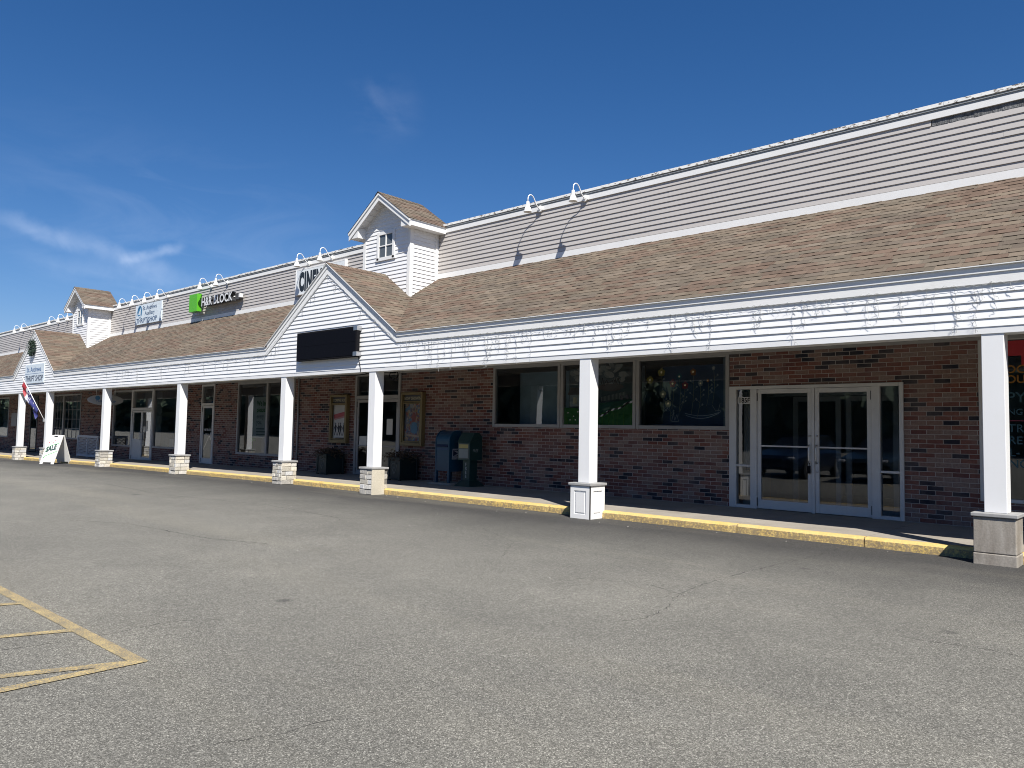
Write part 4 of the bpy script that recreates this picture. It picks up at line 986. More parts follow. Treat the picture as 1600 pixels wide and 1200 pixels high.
# poster cases
GOLD=weathered('aged_gold_paint',(.22,.17,.075),.55,.25,4,50,(.13,.10,.05))
def poster_case(label,x0,x1,z0,z1,head,kind):
    r=thing('poster_case',label,'poster case',((x0+x1)/2,YW,z0),'poster cases on the brick by the cinema doors'); yo=YW-.13
    m=MB(); m.box(x0,x0+.07,yo,YW-.002,z0,z1); m.box(x1-.07,x1,yo,YW-.002,z0,z1); m.box(x0+.07,x1-.07,yo+.002,YW-.002,z0,z0+.09); m.box(x0+.07,x1-.07,yo+.002,YW-.002,z1-.07,z1); m.box(x0+.07,x1-.07,yo+.03,YW-.002,z1-.27,z1-.24)
    # inner bevelled frame
    frame_rect(m,x0+.08,x1-.08,z0+.10,z1-.28,.03,yo+.015,yo+.05)
    m.build('case_frame',GOLD,r,bevel=.006)
    m=MB(); m.box(x0+.07,x1-.07,YW-.05,YW-.003,z1-.235,z1-.075); m.build('header_panel',flat('header_dark',(.05,.055,.07)),r)
    m=MB(); text_faces(m,head,on_front((x0+x1)/2,YW-.052,z1-.20),.115,.86,0,0,'CENTER',bold=.003); m.build('header_lettering',flat('header_letters',(.40,.36,.25)),r)
    a,b,c,d=x0+.07,x1-.07,z0+.09,z1-.275; y=YW-.03; w,h=b-a,d-c
    m=MB(); random.seed(5 if kind else 6)
    m.box(a,b,y,y+.026,c,d,0)
    if kind==0:
        ribbon(m,[(a+.05*w,c+.64*h),(a+.93*w,c+.74*h)],.13,y-.002,1); ribbon(m,[(a+.1*w,c+.57*h),(a+.85*w,c+.65*h)],.05,y-.003,2)
        for k,xx in enumerate((.2,.42,.55,.78)):
            X=a+xx*w; Z=c+.12*h
            blob(m,X,Z+.33*h,.025,.035,y-.002,3,10,.05); blob(m,X,Z+.21*h,.045,.11,y-.0025,3,10,.15)
            ribbon(m,[(X-.01,Z+.14*h),(X-.05,Z)],.03,y-.003,3); ribbon(m,[(X+.01,Z+.14*h),(X+.05,Z)],.03,y-.003,3); ribbon(m,[(X-.03,Z+.26*h),(X-.09,Z+.16*h)],.02,y-.003,3); ribbon(m,[(X+.03,Z+.26*h),(X+.10,Z+.2*h)],.02,y-.003,3)
        ribbon(m,[(a+.2*w,c+.04*h),(a+.8*w,c+.05*h)],.03,y-.002,3)
        mats=[flat('poster_white',(.80,.78,.74)),flat('poster_red',(.62,.16,.18)),flat('poster_pink',(.66,.36,.36)),flat('poster_ink',(.07,.07,.08))]
    else:
        for k in range(260): blob(m,a+w*random.uniform(.06,.94),c+h*random.uniform(.04,.96),w*random.uniform(.015,.085)*(1.8 if k<60 else 1),h*random.uniform(.008,.035)*(1.8 if k<60 else 1),y-.0012-.00004*k,random.choice((1,2,3,4,5,6,7)),9,.3,random.uniform(0,3))
        blob(m,a+.52*w,c+.62*h,.09,.13,y-.013,4,14,.2); blob(m,a+.58*w,c+.36*h,.14,.15,y-.014,5,14,.25)
        ribbon(m,[(a+.12*w,c+.19*h),(a+.88*w,c+.15*h)],.05,y-.015,7)
        mats=[flat('poster_slate',(.22,.23,.26)),flat('poster_tan',(.42,.32,.22)),flat('poster_purple',(.17,.15,.22)),flat('poster_ochre',(.40,.29,.15)),flat('poster_crimson',(.36,.13,.11)),flat('poster_azure',(.13,.27,.40)),flat('poster_grey',(.38,.38,.37)),flat('poster_peach',(.52,.40,.30))]
    m.build('poster',mats,r)
    m=MB(); m.face([(a,yo+.055,c-.0),(b,yo+.055,c),(b,yo+.055,d),(a,yo+.055,d)]); m.build('pane',CLEAR,r)
poster_case('gold poster case with a white and pink poster inside, beside the cinema doors',-19.66,-18.80,1.0,2.43,'COMING SOON',0)
poster_case('gold poster case with a dark colourful poster inside, beside the cinema doors',-16.33,-15.44,1.0,2.44,'NOW SHOWING',1)

# planters
GREENBOX=weathered('dark_green_plastic',(.007,.022,.023),.45,.25,5,40,(.03,.045,.04)); TWIG=weathered('dry_stem',(.09,.062,.040),.9,.4,8,40)
def planter(label,x0,y0,z,seed):
    r=thing('planter',label,'planter',(x0+.25,y0+.32,z),'dark planters beside the cinema doors'); w,d,h=.5,.64,.60
    m=MB(); m.box(x0+.02,x0+w-.02,y0+.02,y0+d-.02,z+.05,z+h-.05)
    for a,b in ((0,.07),(w-.07,w)):
        m.box(x0+a,x0+b,y0,y0+.07,z,z+h); m.box(x0+a,x0+b,y0+d-.07,y0+d,z,z+h)
    m.box(x0+.07,x0+w-.07,y0+.004,y0+.05,z+.02,z+.09); m.box(x0+.07,x0+w-.07,y0+.004,y0+.05,z+h-.07,z+h-.002); m.box(x0+w-.05,x0+w-.004,y0+.07,y0+d-.07,z+.02,z+.09); m.box(x0+w-.05,x0+w-.004,y0+.07,y0+d-.07,z+h-.07,z+h-.002)
    m.build('box',GREENBOX,r,bevel=.006)
    m=MB(); cx,cz=x0+w/2,z+.31
    ribbon(m,[(cx,cz-.15),(cx-.07,cz-.02),(cx-.10,cz+.08),(cx-.05,cz+.14),(cx,cz+.11),(cx+.05,cz+.14),(cx+.10,cz+.08),(cx+.07,cz-.02),(cx,cz-.15)],.016,y0+.017,0); ribbon(m,[(cx,cz-.13),(cx,cz+.07)],.012,y0+.0165,0); ribbon(m,[(cx,cz-.02),(cx-.04,cz+.05)],.01,y0+.016,0); ribbon(m,[(cx,cz-.02),(cx+.04,cz+.05)],.01,y0+.016,0)
    m.build('emblem',flat('emblem_grey',(.10,.125,.12)),r)
    random.seed(seed); m=MB()
    m.box(x0+.05,x0+w-.05,y0+.05,y0+d-.05,z+h-.08,z+h-.05)
    for k in range(120):
        a=Vector((x0+random.uniform(.05,w-.05),y0+random.uniform(.05,d-.05),z+h-.06)); an=random.uniform(0,2*pi); L=random.uniform(.15,.42)
        b=a+Vector((cos(an)*L*.6,sin(an)*L*.6,random.uniform(.05,.24))); c=b+Vector((cos(an)*L*.5,sin(an)*L*.5,-random.uniform(.02,.16)))
        if max(b.y,c.y)>YW-.02: continue
        m.tube([a,b,c],[.005,.004,.002],4,caps=False)
        for q in (b,c):
            for j in range(2):
                d_=Vector((random.uniform(-1,1),random.uniform(-1,1),random.uniform(-.6,.4)))*.06; n=Vector((random.uniform(-1,1),random.uniform(-1,1),1)).normalized()*.018
                m.face([q-n,q+d_-n*.3,q+d_+n*.3,q+n])
    m.build('dead_plant',TWIG,r)
planter('dark green planter with dead plants below the white and pink poster',-19.36,2.27,g(-19)+KH,71)
planter('dark green planter with dead plants below the dark colourful poster',-16.06,2.27,g(-16)+KH,72)

# collection mailbox
BLUE=weathered('mailbox_blue',(.005,.058,.112),.35,.15,5,40,(.02,.05,.10))
r=thing('mailbox','blue round topped mailbox by the brick under the windows','mailbox',(-14.0,2.6,g(-14)+KH))
x0,x1,y0,y1,z=-14.27,-13.76,2.33,2.84,g(-14)+KH+.05
m=MB(); m.box(x0-.16,x1+.16,y0-.1,y1+.1,z-.055,z-.005); m.build('concrete_pad',SIDEWALK,r,bevel=.008)
R=(y1-y0)/2; zc=z+1.27-R
arch=[(y0,z+.28),(y1,z+.28)]+[(y0+R+R*cos(pi*k/16),zc+R*sin(pi*k/16)) for k in range(17)]
m=MB(); m.prism([(x0+.02,y,zz) for y,zz in arch],(x1-x0-.04,0,0)); 
for a in (x0,x1-.035):  # raised side rims
    big=[(y0-.012,z+.27),(y1+.012,z+.27)]+[(y0+R+(R+.012)*cos(pi*k/16),zc+(R+.012)*sin(pi*k/16)) for k in range(17)]
    m.prism([(a,y,zz) for y,zz in big],(.035,0,0))
m.build('body',BLUE,r,bevel=.005)
for a in (x0,x1-.06):
    for b in (y0-.01,y1-.05):
        m=MB(); m.box(a,a+.06,b,b+.06,z-.004,z+.275); m.build('leg',BLUE,r)
m=MB(); m.box(x0+.05,x1-.05,y0-.016,y0+.02,z+.80,z+.835); m.box(x0+.05,x1-.05,y0-.010,y0-.001,z+.62,z+.63)
m.build('door_lip',flat('mailbox_trim',(.03,.075,.16)),r)
m=MB(); m.obox((0.5*(x0+x1),y0+.035,z+.98),((x1-x0)/2-.06,0,0),(0,.012,.0),(0,.055,.11)); m.build('pull_door',flat('mailbox_dark',(.008,.02,.06)),r)
m=MB(); X=x1+.0015; sy=y0+.2; sz=z+.70
m.face([(X,sy-.12,sz-.13),(X,sy+.17,sz-.13),(X,sy+.19,sz+.13),(X,sy-.10,sz+.13)],0)
m.face([(X+.001,sy-.085,sz-.05),(X+.001,sy+.15,sz-.05),(X+.001,sy+.165,sz+.105),(X+.001,sy-.075,sz+.105)],1)
m.face([(X+.002,sy-.07,sz+.085),(X+.002,sy+.05,sz+.085),(X+.002,sy+.15,sz+.02),(X+.002,sy+.08,sz+.015)],0); m.face([(X+.002,sy-.05,sz-.04),(X+.002,sy+.06,sz+.01),(X+.002,sy+.13,sz-.01),(X+.002,sy+.02,sz-.045)],0)
text_faces(m,'UNITED STATES',lambda u,v,w:(X+.002,sy-.10+u,sz-.085+v),.032,.95,0,1); text_faces(m,'POSTAL SERVICE',lambda u,v,w:(X+.002,sy-.10+u,sz-.120+v),.030,.95,0,1)
m.build('emblem',[flat('label_white',(.50,.52,.55)),flat('label_navy',(.02,.03,.07))],r)
# news box
TEAL=weathered('news_box_green',(.006,.042,.040),.4,.2,5,40,(.02,.05,.045))
r=thing('newspaper_box','dark green pedestal newspaper box standing beside the blue mailbox','newspaper box',(-13.2,2.6,g(-13)+KH))
z=g(-13)+KH; x0,x1,y0,y1=-13.44,-13.03,2.30,2.72
m=MB(); m.prism([(x0,y0,z+.62),(x0,y1,z+.62),(x0,y1,z+1.18),(x0,y1-.12,z+1.27),(x0,y0+.15,z+1.27),(x0,y0,z+1.05)],(x1-x0,0,0)); m.prism([(x0-.015,y0-.02,z+1.04),(x0-.015,y1+.01,z+1.17),(x0-.015,y1-.12,z+1.285),(x0-.015,y0+.14,z+1.285)],(x1-x0+.03,0,0)); m.build('cabinet',TEAL,r,bevel=.006)
m=MB(); m.prism([(x0+.09,y0+.09,z+.05),(x1-.09,y0+.09,z+.05),(x1-.09,y1-.07,z+.05),(x0+.09,y1-.07,z+.05)],(0,0,.575)); m.build('pedestal',TEAL,r,bevel=.006)
m=MB()
b0=[(x0-.06,y0-.05,z),(x1+.06,y0-.05,z),(x1+.06,y1+.06,z),(x0-.06,y1+.06,z)]; b1=[(x0+.07,y0+.07,z+.14),(x1-.07,y0+.07,z+.14),(x1-.07,y1-.05,z+.14),(x0+.07,y1-.05,z+.14)]
m.face(b1)
for k in range(4): m.face([b0[k],b0[(k+1)%4],b1[(k+1)%4],b1[k]])
m.build('foot',TEAL,r)
m=MB(); m.box(x0+.03,x1-.03,y0-.008,y0-.001,z+.66,z+1.02,0); m.box(x0+.05,x1-.05,y0-.011,y0-.0085,z+.91,z+1.0,1); m.box(x0+.05,x1-.05,y0-.011,y0-.0085,z+.68,z+.89,2)
m.build('display_window',[flat('news_frame',(.10,.12,.11)),flat('news_yellow',(.40,.34,.12)),flat('news_paper',(.22,.25,.24))],r)
m=MB()
for k,ch in enumerate('FREE'): text_faces(m,ch,on_front((x0+x1)/2-.03,y0+.0885,z+.49-.095*k),.10,.95,0,0,bold=.002)
text_faces(m,'FREE',lambda u,v,w:(x1+.002,y0+.1+u,z+.82+v),.10,.9,0,0)
m.build('lettering',flat('news_letter',(.33,.37,.37)),r)
# brochure plate on the box side
# oval hanging sign
r=thing('oval_sign','white oval thrift shop sign hanging under the canopy before the door','sign',(-32.0,.6,2.35))
m=MB(); oc=(-32.0,.98,2.36); n=32
pts=[(oc[0]-.02,oc[1]+.66*cos(2*pi*k/n),oc[2]+.21*sin(2*pi*k/n)) for k in range(n)]; m.prism(pts,(.04,0,0)); m.build('board',flat('oval_white',(.42,.43,.43)),r)
m=MB()
for dy in (-.35,.35): m.tube([(oc[0],oc[1]+dy,oc[2]+.16),(oc[0],oc[1]+dy,SOF-.009)],.006,6)
m.build('hanger',CHROME,r)
m=MB(); X=oc[0]+.0215
m.face([(X,oc[1]-.30+.09*cos(2*pi*k/16),oc[2]+.07+.085*sin(2*pi*k/16)) for k in range(16)])
text_faces(m,'St. Andrews',lambda u,v,w:(X,oc[1]-.17+u,oc[2]+.06+v),.085,1,0,1); text_faces(m,'THRIFT SHOP',lambda u,v,w:(X,oc[1]-.36+u,oc[2]-.10+v),.12,1,0,1,bold=.003)
m.build('lettering',[flat('emblem_blue',(.06,.20,.36)),flat('letter_blue',(.09,.17,.33))],r)
# white lattice enclosure
r=thing('lattice_enclosure','low white lattice screen against the brick behind the folding sale board','lattice screen',(-38.0,2.4,g(-38)+KH))
z=g(-38)+KH; x0,x1,y=-39.1,-36.6,2.42; LW=flat('lattice_white',(.50,.53,.57))
m=MB(); m.box(x0,x1,y-.03,y+.03,z+.9,z+1.0); m.box(x0,x1,y-.03,y+.03,z+.04,z+.13); 
for x in (x0,(x0+x1)/2-.04,x1-.08): m.box(x,x+.08,y-.035,y+.035,z,z+.9)
for x in (x0+.04,x1-.04): m.box(x-.03,x+.03,y+.035,YW-.01,z+.9,z+.98); m.box(x-.03,x+.03,y+.035,YW-.01,z+.05,z+.12)
m.build('frame',LW,r)
m=MB()
for sgn in (1,-1):
    k=x0-.8
    while k<x1+.8:
        a=[(k,z+.13),(k+sgn*.77,z+.9)]
        # clip to panel
        (xa,za),(xb,zb_)=a
        def clip(xa,za,xb,zb_):
            t0,t1=0,1; d=xb-xa
            for lim,s_ in ((x0+.02,1),(x1-.02,-1)):
                f0=s_*(xa-lim); f1=s_*(xb-lim)
                if f0<0 and f1<0: return None
                if f0<0: t0=max(t0,f0/(f0-f1))
                elif f1<0: t1=min(t1,f0/(f0-f1))
            if t1-t0<.05: return None
            return (xa+d*t0,za+(zb_-za)*t0,xa+d*t1,za+(zb_-za)*t1)
        c=clip(xa,za,xb,zb_)
        if c: 
            d=Vector((c[2]-c[0],0,c[3]-c[1])); u=d.normalized(); nn=Vector((-u.z,0,u.x))
            m.obox(((c[0]+c[2])/2,y+.006*sgn,(c[1]+c[3])/2),d/2,(0,.005,0),nn*.015)
        k+=.15
m.build('lattice_panel',LW,r)
# open flag on an angled pole
r=thing('open_flag','red, white and navy OPEN flag on a pole angled out from a column','flag',(-36.08,.06,1.55))
p0=Vector((-36.09,.085,1.54)); p1=Vector((-37.0,-.54,3.29)); d=(p1-p0)
m=MB(); m.tube([p0,p1],.014,8); m.lathe(tuple(p1),[(.0,.05),(.025,.03),(.03,0),(.02,-.03),(.0,-.04)],10); m.build('pole',WHITE_PL,r)
m=MB(); m.box(-36.12,-36.05,.04,.099,1.47,1.60); m.build('bracket',CHROME,r)
m=MB(); NU,NV=26,12; pts=[]
for i in range(NU+1):
    t=.30+.68*(1-i/NU); base=p0+d*t; row=[]
    for j in range(NV+1):
        v=j/NV; dr=.52*v
        row.append(base+Vector((-.02*v+.05*sin(v*6+i*.25)*v - .10*v, .06*sin(v*9+i*.3)*v*.8+.02, -dr*.98+.02*sin(i*.5)*v)))
    pts.append(row)
for i in range(NU):
    for j in range(NV):
        mi=0 if i<6 else (1 if i<13 else 2)
        m.face([pts[i][j],pts[i+1][j],pts[i+1][j+1],pts[i][j+1]],mi,True)
fl=m.build('flag_cloth',[flat('flag_red',(.33,.03,.04)),flat('flag_white',(.48,.48,.50)),flat('flag_navy',(.03,.035,.16))],r)
def onflag(i0,j0,si,sj):
    def f(u,v,w):
        i=min(max(i0-v*si,0),NU-.001); j=min(max(j0+u*sj,0),NV-.001); a,b=int(i),int(j); fi,fj=i-a,j-b
        p=(pts[a][b]*(1-fi)+pts[a+1][b]*fi)*(1-fj)+(pts[a][b+1]*(1-fi)+pts[a+1][b+1]*fi)*fj
        return p+Vector((.006,-.012,0))
    return f
m=MB(); text_faces(m,'OPEN',onflag(13.2,.6,22,15),.27,1,0,0,bold=.008)
for k in range(4):
    ii,jj=16+2.3*k,1.5+2.6*(k%3); f=onflag(ii,jj,22,16); pp=[]
    for q in range(10):
        rr=.05 if q%2==0 else .02; pp.append(f(rr*cos(pi/2+q*pi/5),rr*sin(pi/2+q*pi/5),0))
    m.face(pp,1)
m.build('flag_lettering',[flat('flag_navy',(.03,.035,.16)),flat('flag_white',(.48,.48,.50))],r)
# sale board
r=thing('sale_board','white folding SALE board with green brush stroke standing by the kerb','sandwich board',(0,0,0)); local(r)
W_,H_,SP,th=.66,1.12,.42,.03
PLW=flat('board_white',(.76,.76,.74),.45,.05)
def leaf(sgn):
    A=lambda u,v,n: (u, sgn*(-SP*(1-v/H_)) + sgn*-n*.95, v + n*.3)
    m=MB()
    def slab(u0,u1,v0,v1,n0=0,n1=th):
        p=[A(u0,v0,n0),A(u1,v0,n0),A(u1,v1,n0),A(u0,v1,n0)]; q=[A(u0,v0,n1),A(u1,v0,n1),A(u1,v1,n1),A(u0,v1,n1)]
        i=len(m.v); m.v+=p+q
        for f in ((3,2,1,0),(4,5,6,7),(0,1,5,4),(1,2,6,5),(2,3,7,6),(3,0,4,7)): m.f.append(tuple(i+k for k in f)); m.m.append(0); m.s.append(False)
    slab(-W_/2,W_/2,.07,H_-.08); slab(-W_/2,-W_/2+.13,0,.069); slab(W_/2-.13,W_/2,0,.069)
    slab(-W_/2,-.10,H_-.079,H_-.0); slab(.10,W_/2,H_-.079,H_-.0); slab(-.10,.10,H_-.03,H_+.01)
    slab(-W_/2,W_/2,H_-.13,H_-.09,th,th+.008) 
    return m.build('board_leaf',PLW,r,bevel=.004),A
lf,A=leaf(1); lb,_=leaf(-1)
m=MB(); nn=th+.004
random.seed(3)
def rib3(pts,w,mi):
    P=[Vector(p) for p in pts]
    for a,b in zip(P,P[1:]):
        dd=(b-a); n=Vector((-dd.y,dd.x)).normalized()*w/2
        m.face([A(a.x-n.x,a.y-n.y,nn+.001*mi),A(b.x-n.x,b.y-n.y,nn+.001*mi),A(b.x+n.x,b.y+n.y,nn+.001*mi),A(a.x+n.x,a.y+n.y,nn+.001*mi)],mi)
text_faces(m,'SALE',lambda u,v,w:A(-.235+u*.98-v*.12,.46+v+u*.26,nn+.006),.27,.80,0,1,bold=.012)
rib3([(-.27,.40),(-.18,.62),(-.05,.72),(.12,.76),(.28,.82)],.022,0); rib3([(-.28,.30),(-.24,.22),(-.20,.30),(-.05,.36),(.1,.42),(.29,.50)],.022,0)
for x,z in ((-.12,.88),(-.02,.84),(.06,.90),(.13,.85),(-.2,.82),(.2,.93)): rib3([(x-.022,z),(x+.022,z+.01)],.03,2)
m.build('sale_lettering',[flat('brush_green',(.05,.38,.08)),flat('marker_dark',(.03,.07,.06)),flat('marker_red',(.5,.05,.08))],lf)
r.rotation_euler=(0,0,radians(28)); r.location=(-33.75,-.12,g(-33.75)+.004)
# paper notice board at far left
r=thing('notice_board','pale paper notice fixed to brick beside the dark full height door','notice',(-51.1,YW,1.19))
m=MB(); m.box(-51.6,-50.6,YW-.03,YW-.002,1.19,1.96); m.build('board',flat('notice_grey',(.30,.30,.32)),r)
# posters and goods seen inside the windows
r=thing('window_poster','tall white poster hanging inside the office window','poster',(-24.3,3.3,1.0))
m=MB(); yq=YW+.22; m.box(-24.78,-23.66,yq,yq+.01,1.05,2.46,0); m.build('sheet',flat('poster_paper',(.66,.67,.62)),r)
m=MB()
for s_,z_,mi,si in (('We help',2.16,0,.24),('please',1.94,0,.24),('every',1.72,1,.22),('you.',1.52,1,.22)): text_faces(m,s_,on_front(-24.5,yq-.002,z_),si,.95,0,mi,bold=.006)
for k in range(3): ribbon(m,[(-24.5,1.36-.1*k),(-23.95+.05*k,1.36-.1*k)],.05,yq-.002,1)
m.build('poster_lettering',[flat('letter_green',(.05,.20,.05)),flat('letter_soft_grey',(.22,.25,.23))],r)
r=thing('neon_sign','small green sign standing in the office window','sign',(-25.0,3.4,.9)); m=MB(); m.box(-25.18,-24.82,3.36,3.40,.92,1.06); m.tube([(-25,3.38,-.02),(-25,3.38,.92)],.015,6); m.build('sign_face',flat('neon_green',(.08,.35,.06)),r)
def goods(name,label,cat,x0,x1,z,seed,cols,h):
    r=thing(name,label,cat,((x0+x1)/2,3.6,z)); random.seed(seed)
    m=MB(); m.box(x0,x1,3.35,3.95,z+.5,z+.54)
    for x in (x0+.05,x1-.09):
        for y in (3.38,3.88): m.box(x,x+.04,y,y+.04,z,z+.5)
    m.build('table',flat('table_dark',(.10,.08,.06)),r)
    m=MB(); 
    for k in range(26):
        x=random.uniform(x0+.1,x1-.1); y=random.uniform(3.42,3.85); w=random.uniform(.06,.16); hh=random.uniform(.1,h)
        if random.random()<.5: m.obox((x,y,z+.54+hh/2),(w*.9,.03,0),(-.03,w*.6,0),(0,0,hh/2),random.randrange(len(cols)))
        else: m.lathe((x,y,z+.54),[(w*.5,0),(w*.62,hh*.3),(w*.3,hh*.8),(w*.4,hh)],10,random.randrange(len(cols)))
    m.build('goods',[flat('goods_%d_%d'%(seed,i),c) for i,c in enumerate(cols)],r)
goods('display_table','display table of orange and teal goods inside a thrift shop window','display',-36.4,-34.7,-.02,5,[(.42,.17,.05),(.03,.20,.24),(.02,.10,.14),(.35,.28,.2)],.42)
goods('display_table','display table of white goods inside a thrift shop window','display',-32.2,-30.4,-.02,6,[(.55,.55,.54),(.6,.6,.6),(.12,.16,.2),(.3,.25,.2)],.5)

# loose chips and grit along the kerb
m=MB(); random.seed(12)
for k in range(95):
    x=random.uniform(-20,-.6); y=YK-.02-abs(random.gauss(0,.28)) if random.random()<.8 else random.uniform(-6,.2)
    if any(abs(x-c_)<.3 and y>-.08 for c_ in CX): continue
    r_=random.choice((.004,.006,.008,.011))*random.uniform(.7,1.3); n=6
    m.prism([(x+r_*random.uniform(.6,1.2)*cos(2*pi*q/n),y+r_*random.uniform(.6,1.2)*sin(2*pi*q/n),g(x)-.002) for q in range(n)],(random.uniform(-.002,.002),0,r_*.8+.002),random.choice((0,0,1,2)))
tag(m.build('loose_grit',[flat('grit_pale',(.34,.32,.29)),flat('grit_dark',(.09,.085,.08)),flat('grit_leaf',(.16,.11,.06))]),kind='stuff')
# ------------------------------------------------------------------ across the lot (seen only in the window glass)
CARP=[Mat('car_paint_navy',.22,(.010,.022,.055),.3).m,Mat('car_paint_slate',.22,(.02,.035,.045),.3).m]
CGL=Mat('car_glass',.06,(.01,.012,.014)).m; TYRE=Mat('tyre_rubber',.9,(.012,.012,.012)).m
def make_car(paint):
    r=thing('parked_car','x','car',(0,0,0)); local(r)
    st=[(-2.25,.38,.62,.80),(-2.1,.30,.78,.86),(-1.2,.24,.92,.90),(-.6,.22,.98,.91),(.9,.22,1.0,.91),(1.7,.26,1.0,.89),(2.2,.34,.92,.84),(2.32,.42,.75,.76)]
    m=MB(); rings=[]
    for y,zl_,zh,w in st: rings.append([(-w*.92,y,zl_),(-w,y,zl_+.18),(-w*.98,y,zh-.12),(-w*.86,y,zh),(w*.86,y,zh),(w*.98,y,zh-.12),(w,y,zl_+.18),(w*.92,y,zl_)])
    for a,b in zip(rings,rings[1:]):
        for k in range(8): m.face([a[k],a[(k+1)%8],b[(k+1)%8],b[k]],0,True)
    m.face(rings[0]); m.face(rings[-1][::-1]); m.build('body',paint,r)
    m=MB(); lo=[(-.80,-.75,.96),(.80,-.75,.96),(.80,1.95,.98),(-.80,1.95,.98)]; hi=[(-.60,.1,1.46),(.60,.1,1.46),(.60,1.45,1.46),(-.60,1.45,1.46)]
    for k in range(4): m.face([lo[k],lo[(k+1)%4],hi[(k+1)%4],hi[k]])
    m.build('glasshouse',CGL,r); m=MB(); m.box(-.62,.62,.05,1.5,1.455,1.49); m.build('roof',paint,r,bevel=.02)
    for sx in (-1,1):
        for y in (-1.4,1.35):
            m=MB(); m.prism([(sx*.72,y+.33*cos(2*pi*k/20),.33+.33*sin(2*pi*k/20)) for k in range(20)],(sx*.21,0,0)); w=m.build('wheel',TYRE,r); m=MB(); m.prism([(sx*.93,y+.2*cos(2*pi*k/16),.33+.2*sin(2*pi*k/16)) for k in range(16)],(sx*.01,0,0)); m.build('rim',CHROME,w)
        m=MB(); m.obox((sx*.66,-2.21,.70),(.12,0,0),(0,.06,.02),(0,0,.035)); m.build('headlight',flat('headlight_lens',(.45,.46,.47),.15),r,bevel=.02)
    m=MB(); m.box(-.38,.38,-2.30,-2.2,.52,.66); m.build('grille',BLACK,r,bevel=.01)
    return r
for k,(x,lb) in enumerate(((-11.4,'dark navy car parked across the lot, reflected in the doors'),(-8.4,'slate coloured car parked across the lot, reflected in the doors'))):
    c=make_car(CARP[k]); c.rotation_euler=(0,0,pi); c.location=(x,-11.9,g(x)); c['label']=lb; c['group']='cars parked across the lot'
random.seed(77)
m=MB()  # trees added out of view so the glass mirrors dark foliage, not sky
hh=lambda x: 12+3.5*sin(x*.05)+2.5*sin(x*.17+1)
tx=-460
while tx<100:
    m.face([(tx,-72,-1),(tx+4,-72,-1),(tx+4,-72+2*sin(tx),hh(tx+4)),(tx,-72+2*sin(tx-4),hh(tx))]); tx+=4
for k in range(7000):
    cx=random.uniform(-460,100)
    c=Vector((cx,-69+random.gauss(0,2.0),random.random()**.7*(hh(cx)+1.5))); s_=random.uniform(.5,1.3)
    a=Vector((random.gauss(0,1),random.gauss(0,1),random.gauss(0,1))).normalized()*s_; b=a.cross(Vector((random.gauss(0,1),random.gauss(0,1),random.gauss(0,1)))).normalized()*s_
    m.face([c-a-b,c+a-b,c+a+b,c-a+b])
tag(m.build('offscreen_treeline',weathered('leaf_green',(.10,.14,.085),.9,.5,.5,20)),kind='stuff')

# ------------------------------------------------------------------ sun, sky, camera
SUN=Vector((.72,-.47,1.0)).normalized()
el=math.asin(SUN.z); rot=atan2(SUN.x,SUN.y)
l=bpy.data.lights.new('sun','SUN'); l.energy=SUN_E if 'SUN_E' in globals() else 4.6; l.angle=radians(.53); l.color=(1,.955,.89)
so=bpy.data.objects.new('sun',l); COL.objects.link(so); so.rotation_euler=SUN.to_track_quat('Z','Y').to_euler(); so.location=SUN*60
w=bpy.data.worlds.new('World'); SC.world=w; w.use_nodes=True; nt=w.node_tree
bg=nt.nodes['Background']; sky=nt.nodes.new('ShaderNodeTexSky'); sky.sky_type='NISHITA'; sky.sun_disc=False
sky.sun_elevation=el; sky.sun_rotation=rot; sky.altitude=100; sky.air_density=1.0; sky.dust_density=.35; sky.ozone_density=3.0
bg.inputs['Strength'].default_value=.078
L=nt.links
tc=nt.nodes.new('ShaderNodeTexCoord')
def wm(op,a,b=None):
    n=nt.nodes.new('ShaderNodeMath'); n.operation=op
    for i,v in enumerate((a,b)):
        if v is None: continue
        if isinstance(v,(int,float)): n.inputs[i].default_value=v
        else: L.new(v,n.inputs[i])
    return n.outputs[0]
def spot(dirn,inner,outer):
    dp=nt.nodes.new('ShaderNodeVectorMath'); dp.operation='DOT_PRODUCT'; L.new(tc.outputs['Generated'],dp.inputs[0]); dp.inputs[1].default_value=Vector(dirn).normalized()
    mr=nt.nodes.new('ShaderNodeMapRange'); mr.interpolation_type='SMOOTHSTEP'; mr.inputs['From Min'].default_value=cos(radians(outer)); mr.inputs['From Max'].default_value=cos(radians(inner)); L.new(dp.outputs['Value'],mr.inputs['Value']); return mr.outputs['Result']
YAW,PIT,ROL=radians(42.25),radians(3.49),radians(1.06)
fw=Vector((-sin(YAW)*cos(PIT),cos(YAW)*cos(PIT),sin(PIT))); rt=Vector((cos(YAW),sin(YAW),0)); up=rt.cross(fw)
R_=rt*cos(ROL)+up*sin(ROL); U_=-rt*sin(ROL)+up*cos(ROL)
# thin cirrus: streaky noise inside a few soft patches of sky
mp=nt.nodes.new('ShaderNodeMapping'); mp.inputs['Scale'].default_value=(5.5,5.5,17); mp.inputs['Rotation'].default_value=(radians(14),radians(-18),0); L.new(tc.outputs['Generated'],mp.inputs['Vector'])
nz=nt.nodes.new('ShaderNodeTexNoise'); nz.inputs['Scale'].default_value=1.0; nz.inputs['Detail'].default_value=7; nz.inputs['Roughness'].default_value=.58; nz.inputs['Distortion'].default_value=.7; L.new(mp.outputs['Vector'],nz.inputs['Vector'])
rp=nt.nodes.new('ShaderNodeValToRGB'); rp.color_ramp.elements[0].position=.47; rp.color_ramp.elements[1].position=.80; L.new(nz.outputs['Fac'],rp.inputs['Fac'])
PATCH=[((-.935,.30,.19),1,11,.04),((-.875,.44,.19),1,10,.06),((-.7299,.5638,.3864),.3,3.4,.035)]
mask=None
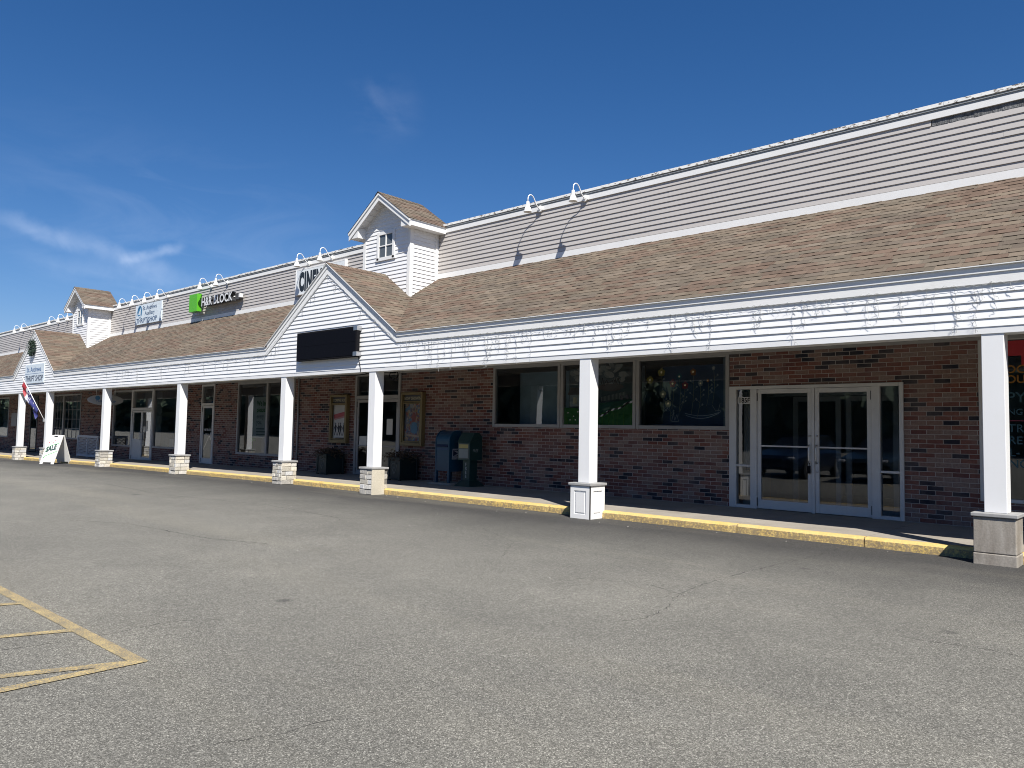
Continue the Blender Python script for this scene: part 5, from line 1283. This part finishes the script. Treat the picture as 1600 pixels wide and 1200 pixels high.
for d_,i_,o_,a_ in PATCH:
    v=wm('MULTIPLY',spot(d_,i_,o_),a_); mask=v if mask is None else wm('ADD',mask,v)
fac=wm('MULTIPLY',rp.outputs['Color'],mask)
# two drawn-out wisps: bands round a great circle, broken up by noise
n2=nt.nodes.new('ShaderNodeTexNoise'); n2.inputs['Scale'].default_value=9; n2.inputs['Detail'].default_value=5; n2.inputs['Roughness'].default_value=.6; L.new(tc.outputs['Generated'],n2.inputs['Vector'])
n3=nt.nodes.new('ShaderNodeTexNoise'); n3.inputs['Scale'].default_value=30; n3.inputs['Detail'].default_value=5; n3.inputs['Distortion'].default_value=.8; L.new(tc.outputs['Generated'],n3.inputs['Vector'])
for A_,B_,C_,wd,ou,am in (((-.9467,.2395,.2154),(-.9142,.3577,.1870),(-.933,.31,.193),.016,6.5,.105),((-.735,.56,.398),(-.724,.573,.372),(-.7299,.5638,.388),.011,2.6,.018),((-.915,.355,.19),(-.90,.39,.205),(-.908,.372,.197),.010,2.5,.12),((-.9534,.2432,.1787),(-.8657,.4628,.165),(-.91,.36,.17),.018,8,.05)):
    nn_=Vector(A_).cross(Vector(B_)).normalized(); dp=nt.nodes.new('ShaderNodeVectorMath'); dp.operation='DOT_PRODUCT'; L.new(tc.outputs['Generated'],dp.inputs[0]); dp.inputs[1].default_value=nn_
    ds=wm('ABSOLUTE',wm('ADD',dp.outputs['Value'],wm('MULTIPLY',wm('SUBTRACT',n2.outputs['Fac'],.5),.055)))
    mr=nt.nodes.new('ShaderNodeMapRange'); mr.interpolation_type='SMOOTHSTEP'; mr.inputs['From Min'].default_value=wd; mr.inputs['From Max'].default_value=0; L.new(ds,mr.inputs['Value'])
    v=wm('MULTIPLY',wm('MULTIPLY',mr.outputs['Result'],spot(C_,.3*ou,ou)),wm('MULTIPLY',wm('MULTIPLY_ADD' if False else 'MULTIPLY',n3.outputs['Fac'],1.9),am)); fac=wm('ADD',fac,v)
mx=nt.nodes.new('ShaderNodeMixRGB'); mx.inputs['Color2'].default_value=(9.5,10.2,11.5,1); L.new(fac,mx.inputs['Fac'])
gm=nt.nodes.new('ShaderNodeMixRGB'); gm.blend_type='MULTIPLY'; gm.inputs['Fac'].default_value=1; gm.inputs['Color2'].default_value=(.40,.60,.84,1); L.new(sky.outputs[0],gm.inputs['Color1'])
spc=nt.nodes.new('ShaderNodeSeparateColor'); cmb=nt.nodes.new('ShaderNodeCombineColor'); L.new(gm.outputs[0],spc.inputs[0])
for i,(rf,gg,kk) in enumerate(((1.1,1.5,.90),(2.65,1.12,.90),(5.5,1.0,.90))): L.new(wm('MULTIPLY',wm('POWER',wm('DIVIDE',spc.outputs[i],rf),gg),rf*kk),cmb.inputs[i])
L.new(cmb.outputs[0],mx.inputs['Color1']); L.new(mx.outputs[0],bg.inputs['Color'])

cam=bpy.data.cameras.new('camera'); cam.sensor_width=36; cam.lens=27.0; cam.clip_end=2000; cam.clip_start=.05
co=bpy.data.objects.new('camera',cam); COL.objects.link(co)
M=Matrix((R_,U_,-fw)).transposed().to_4x4(); M.translation=Vector((0,-10.596,1.45)); co.matrix_world=M
SC.camera=co
SC.view_settings.view_transform='Standard'; SC.view_settings.look='None'; SC.view_settings.exposure=.75; SC.view_settings.gamma=1
SC.cycles.use_denoising=True
try: SC.cycles.denoiser='OPENIMAGEDENOISE'; SC.cycles.denoising_input_passes='RGB_ALBEDO_NORMAL'
except Exception: pass
SC.cycles.max_bounces=8; SC.cycles.transparent_max_bounces=12; SC.cycles.glossy_bounces=4; SC.cycles.diffuse_bounces=4
SC.cycles.caustics_reflective=False; SC.cycles.caustics_refractive=False
SC.cycles.filter_width=1.0
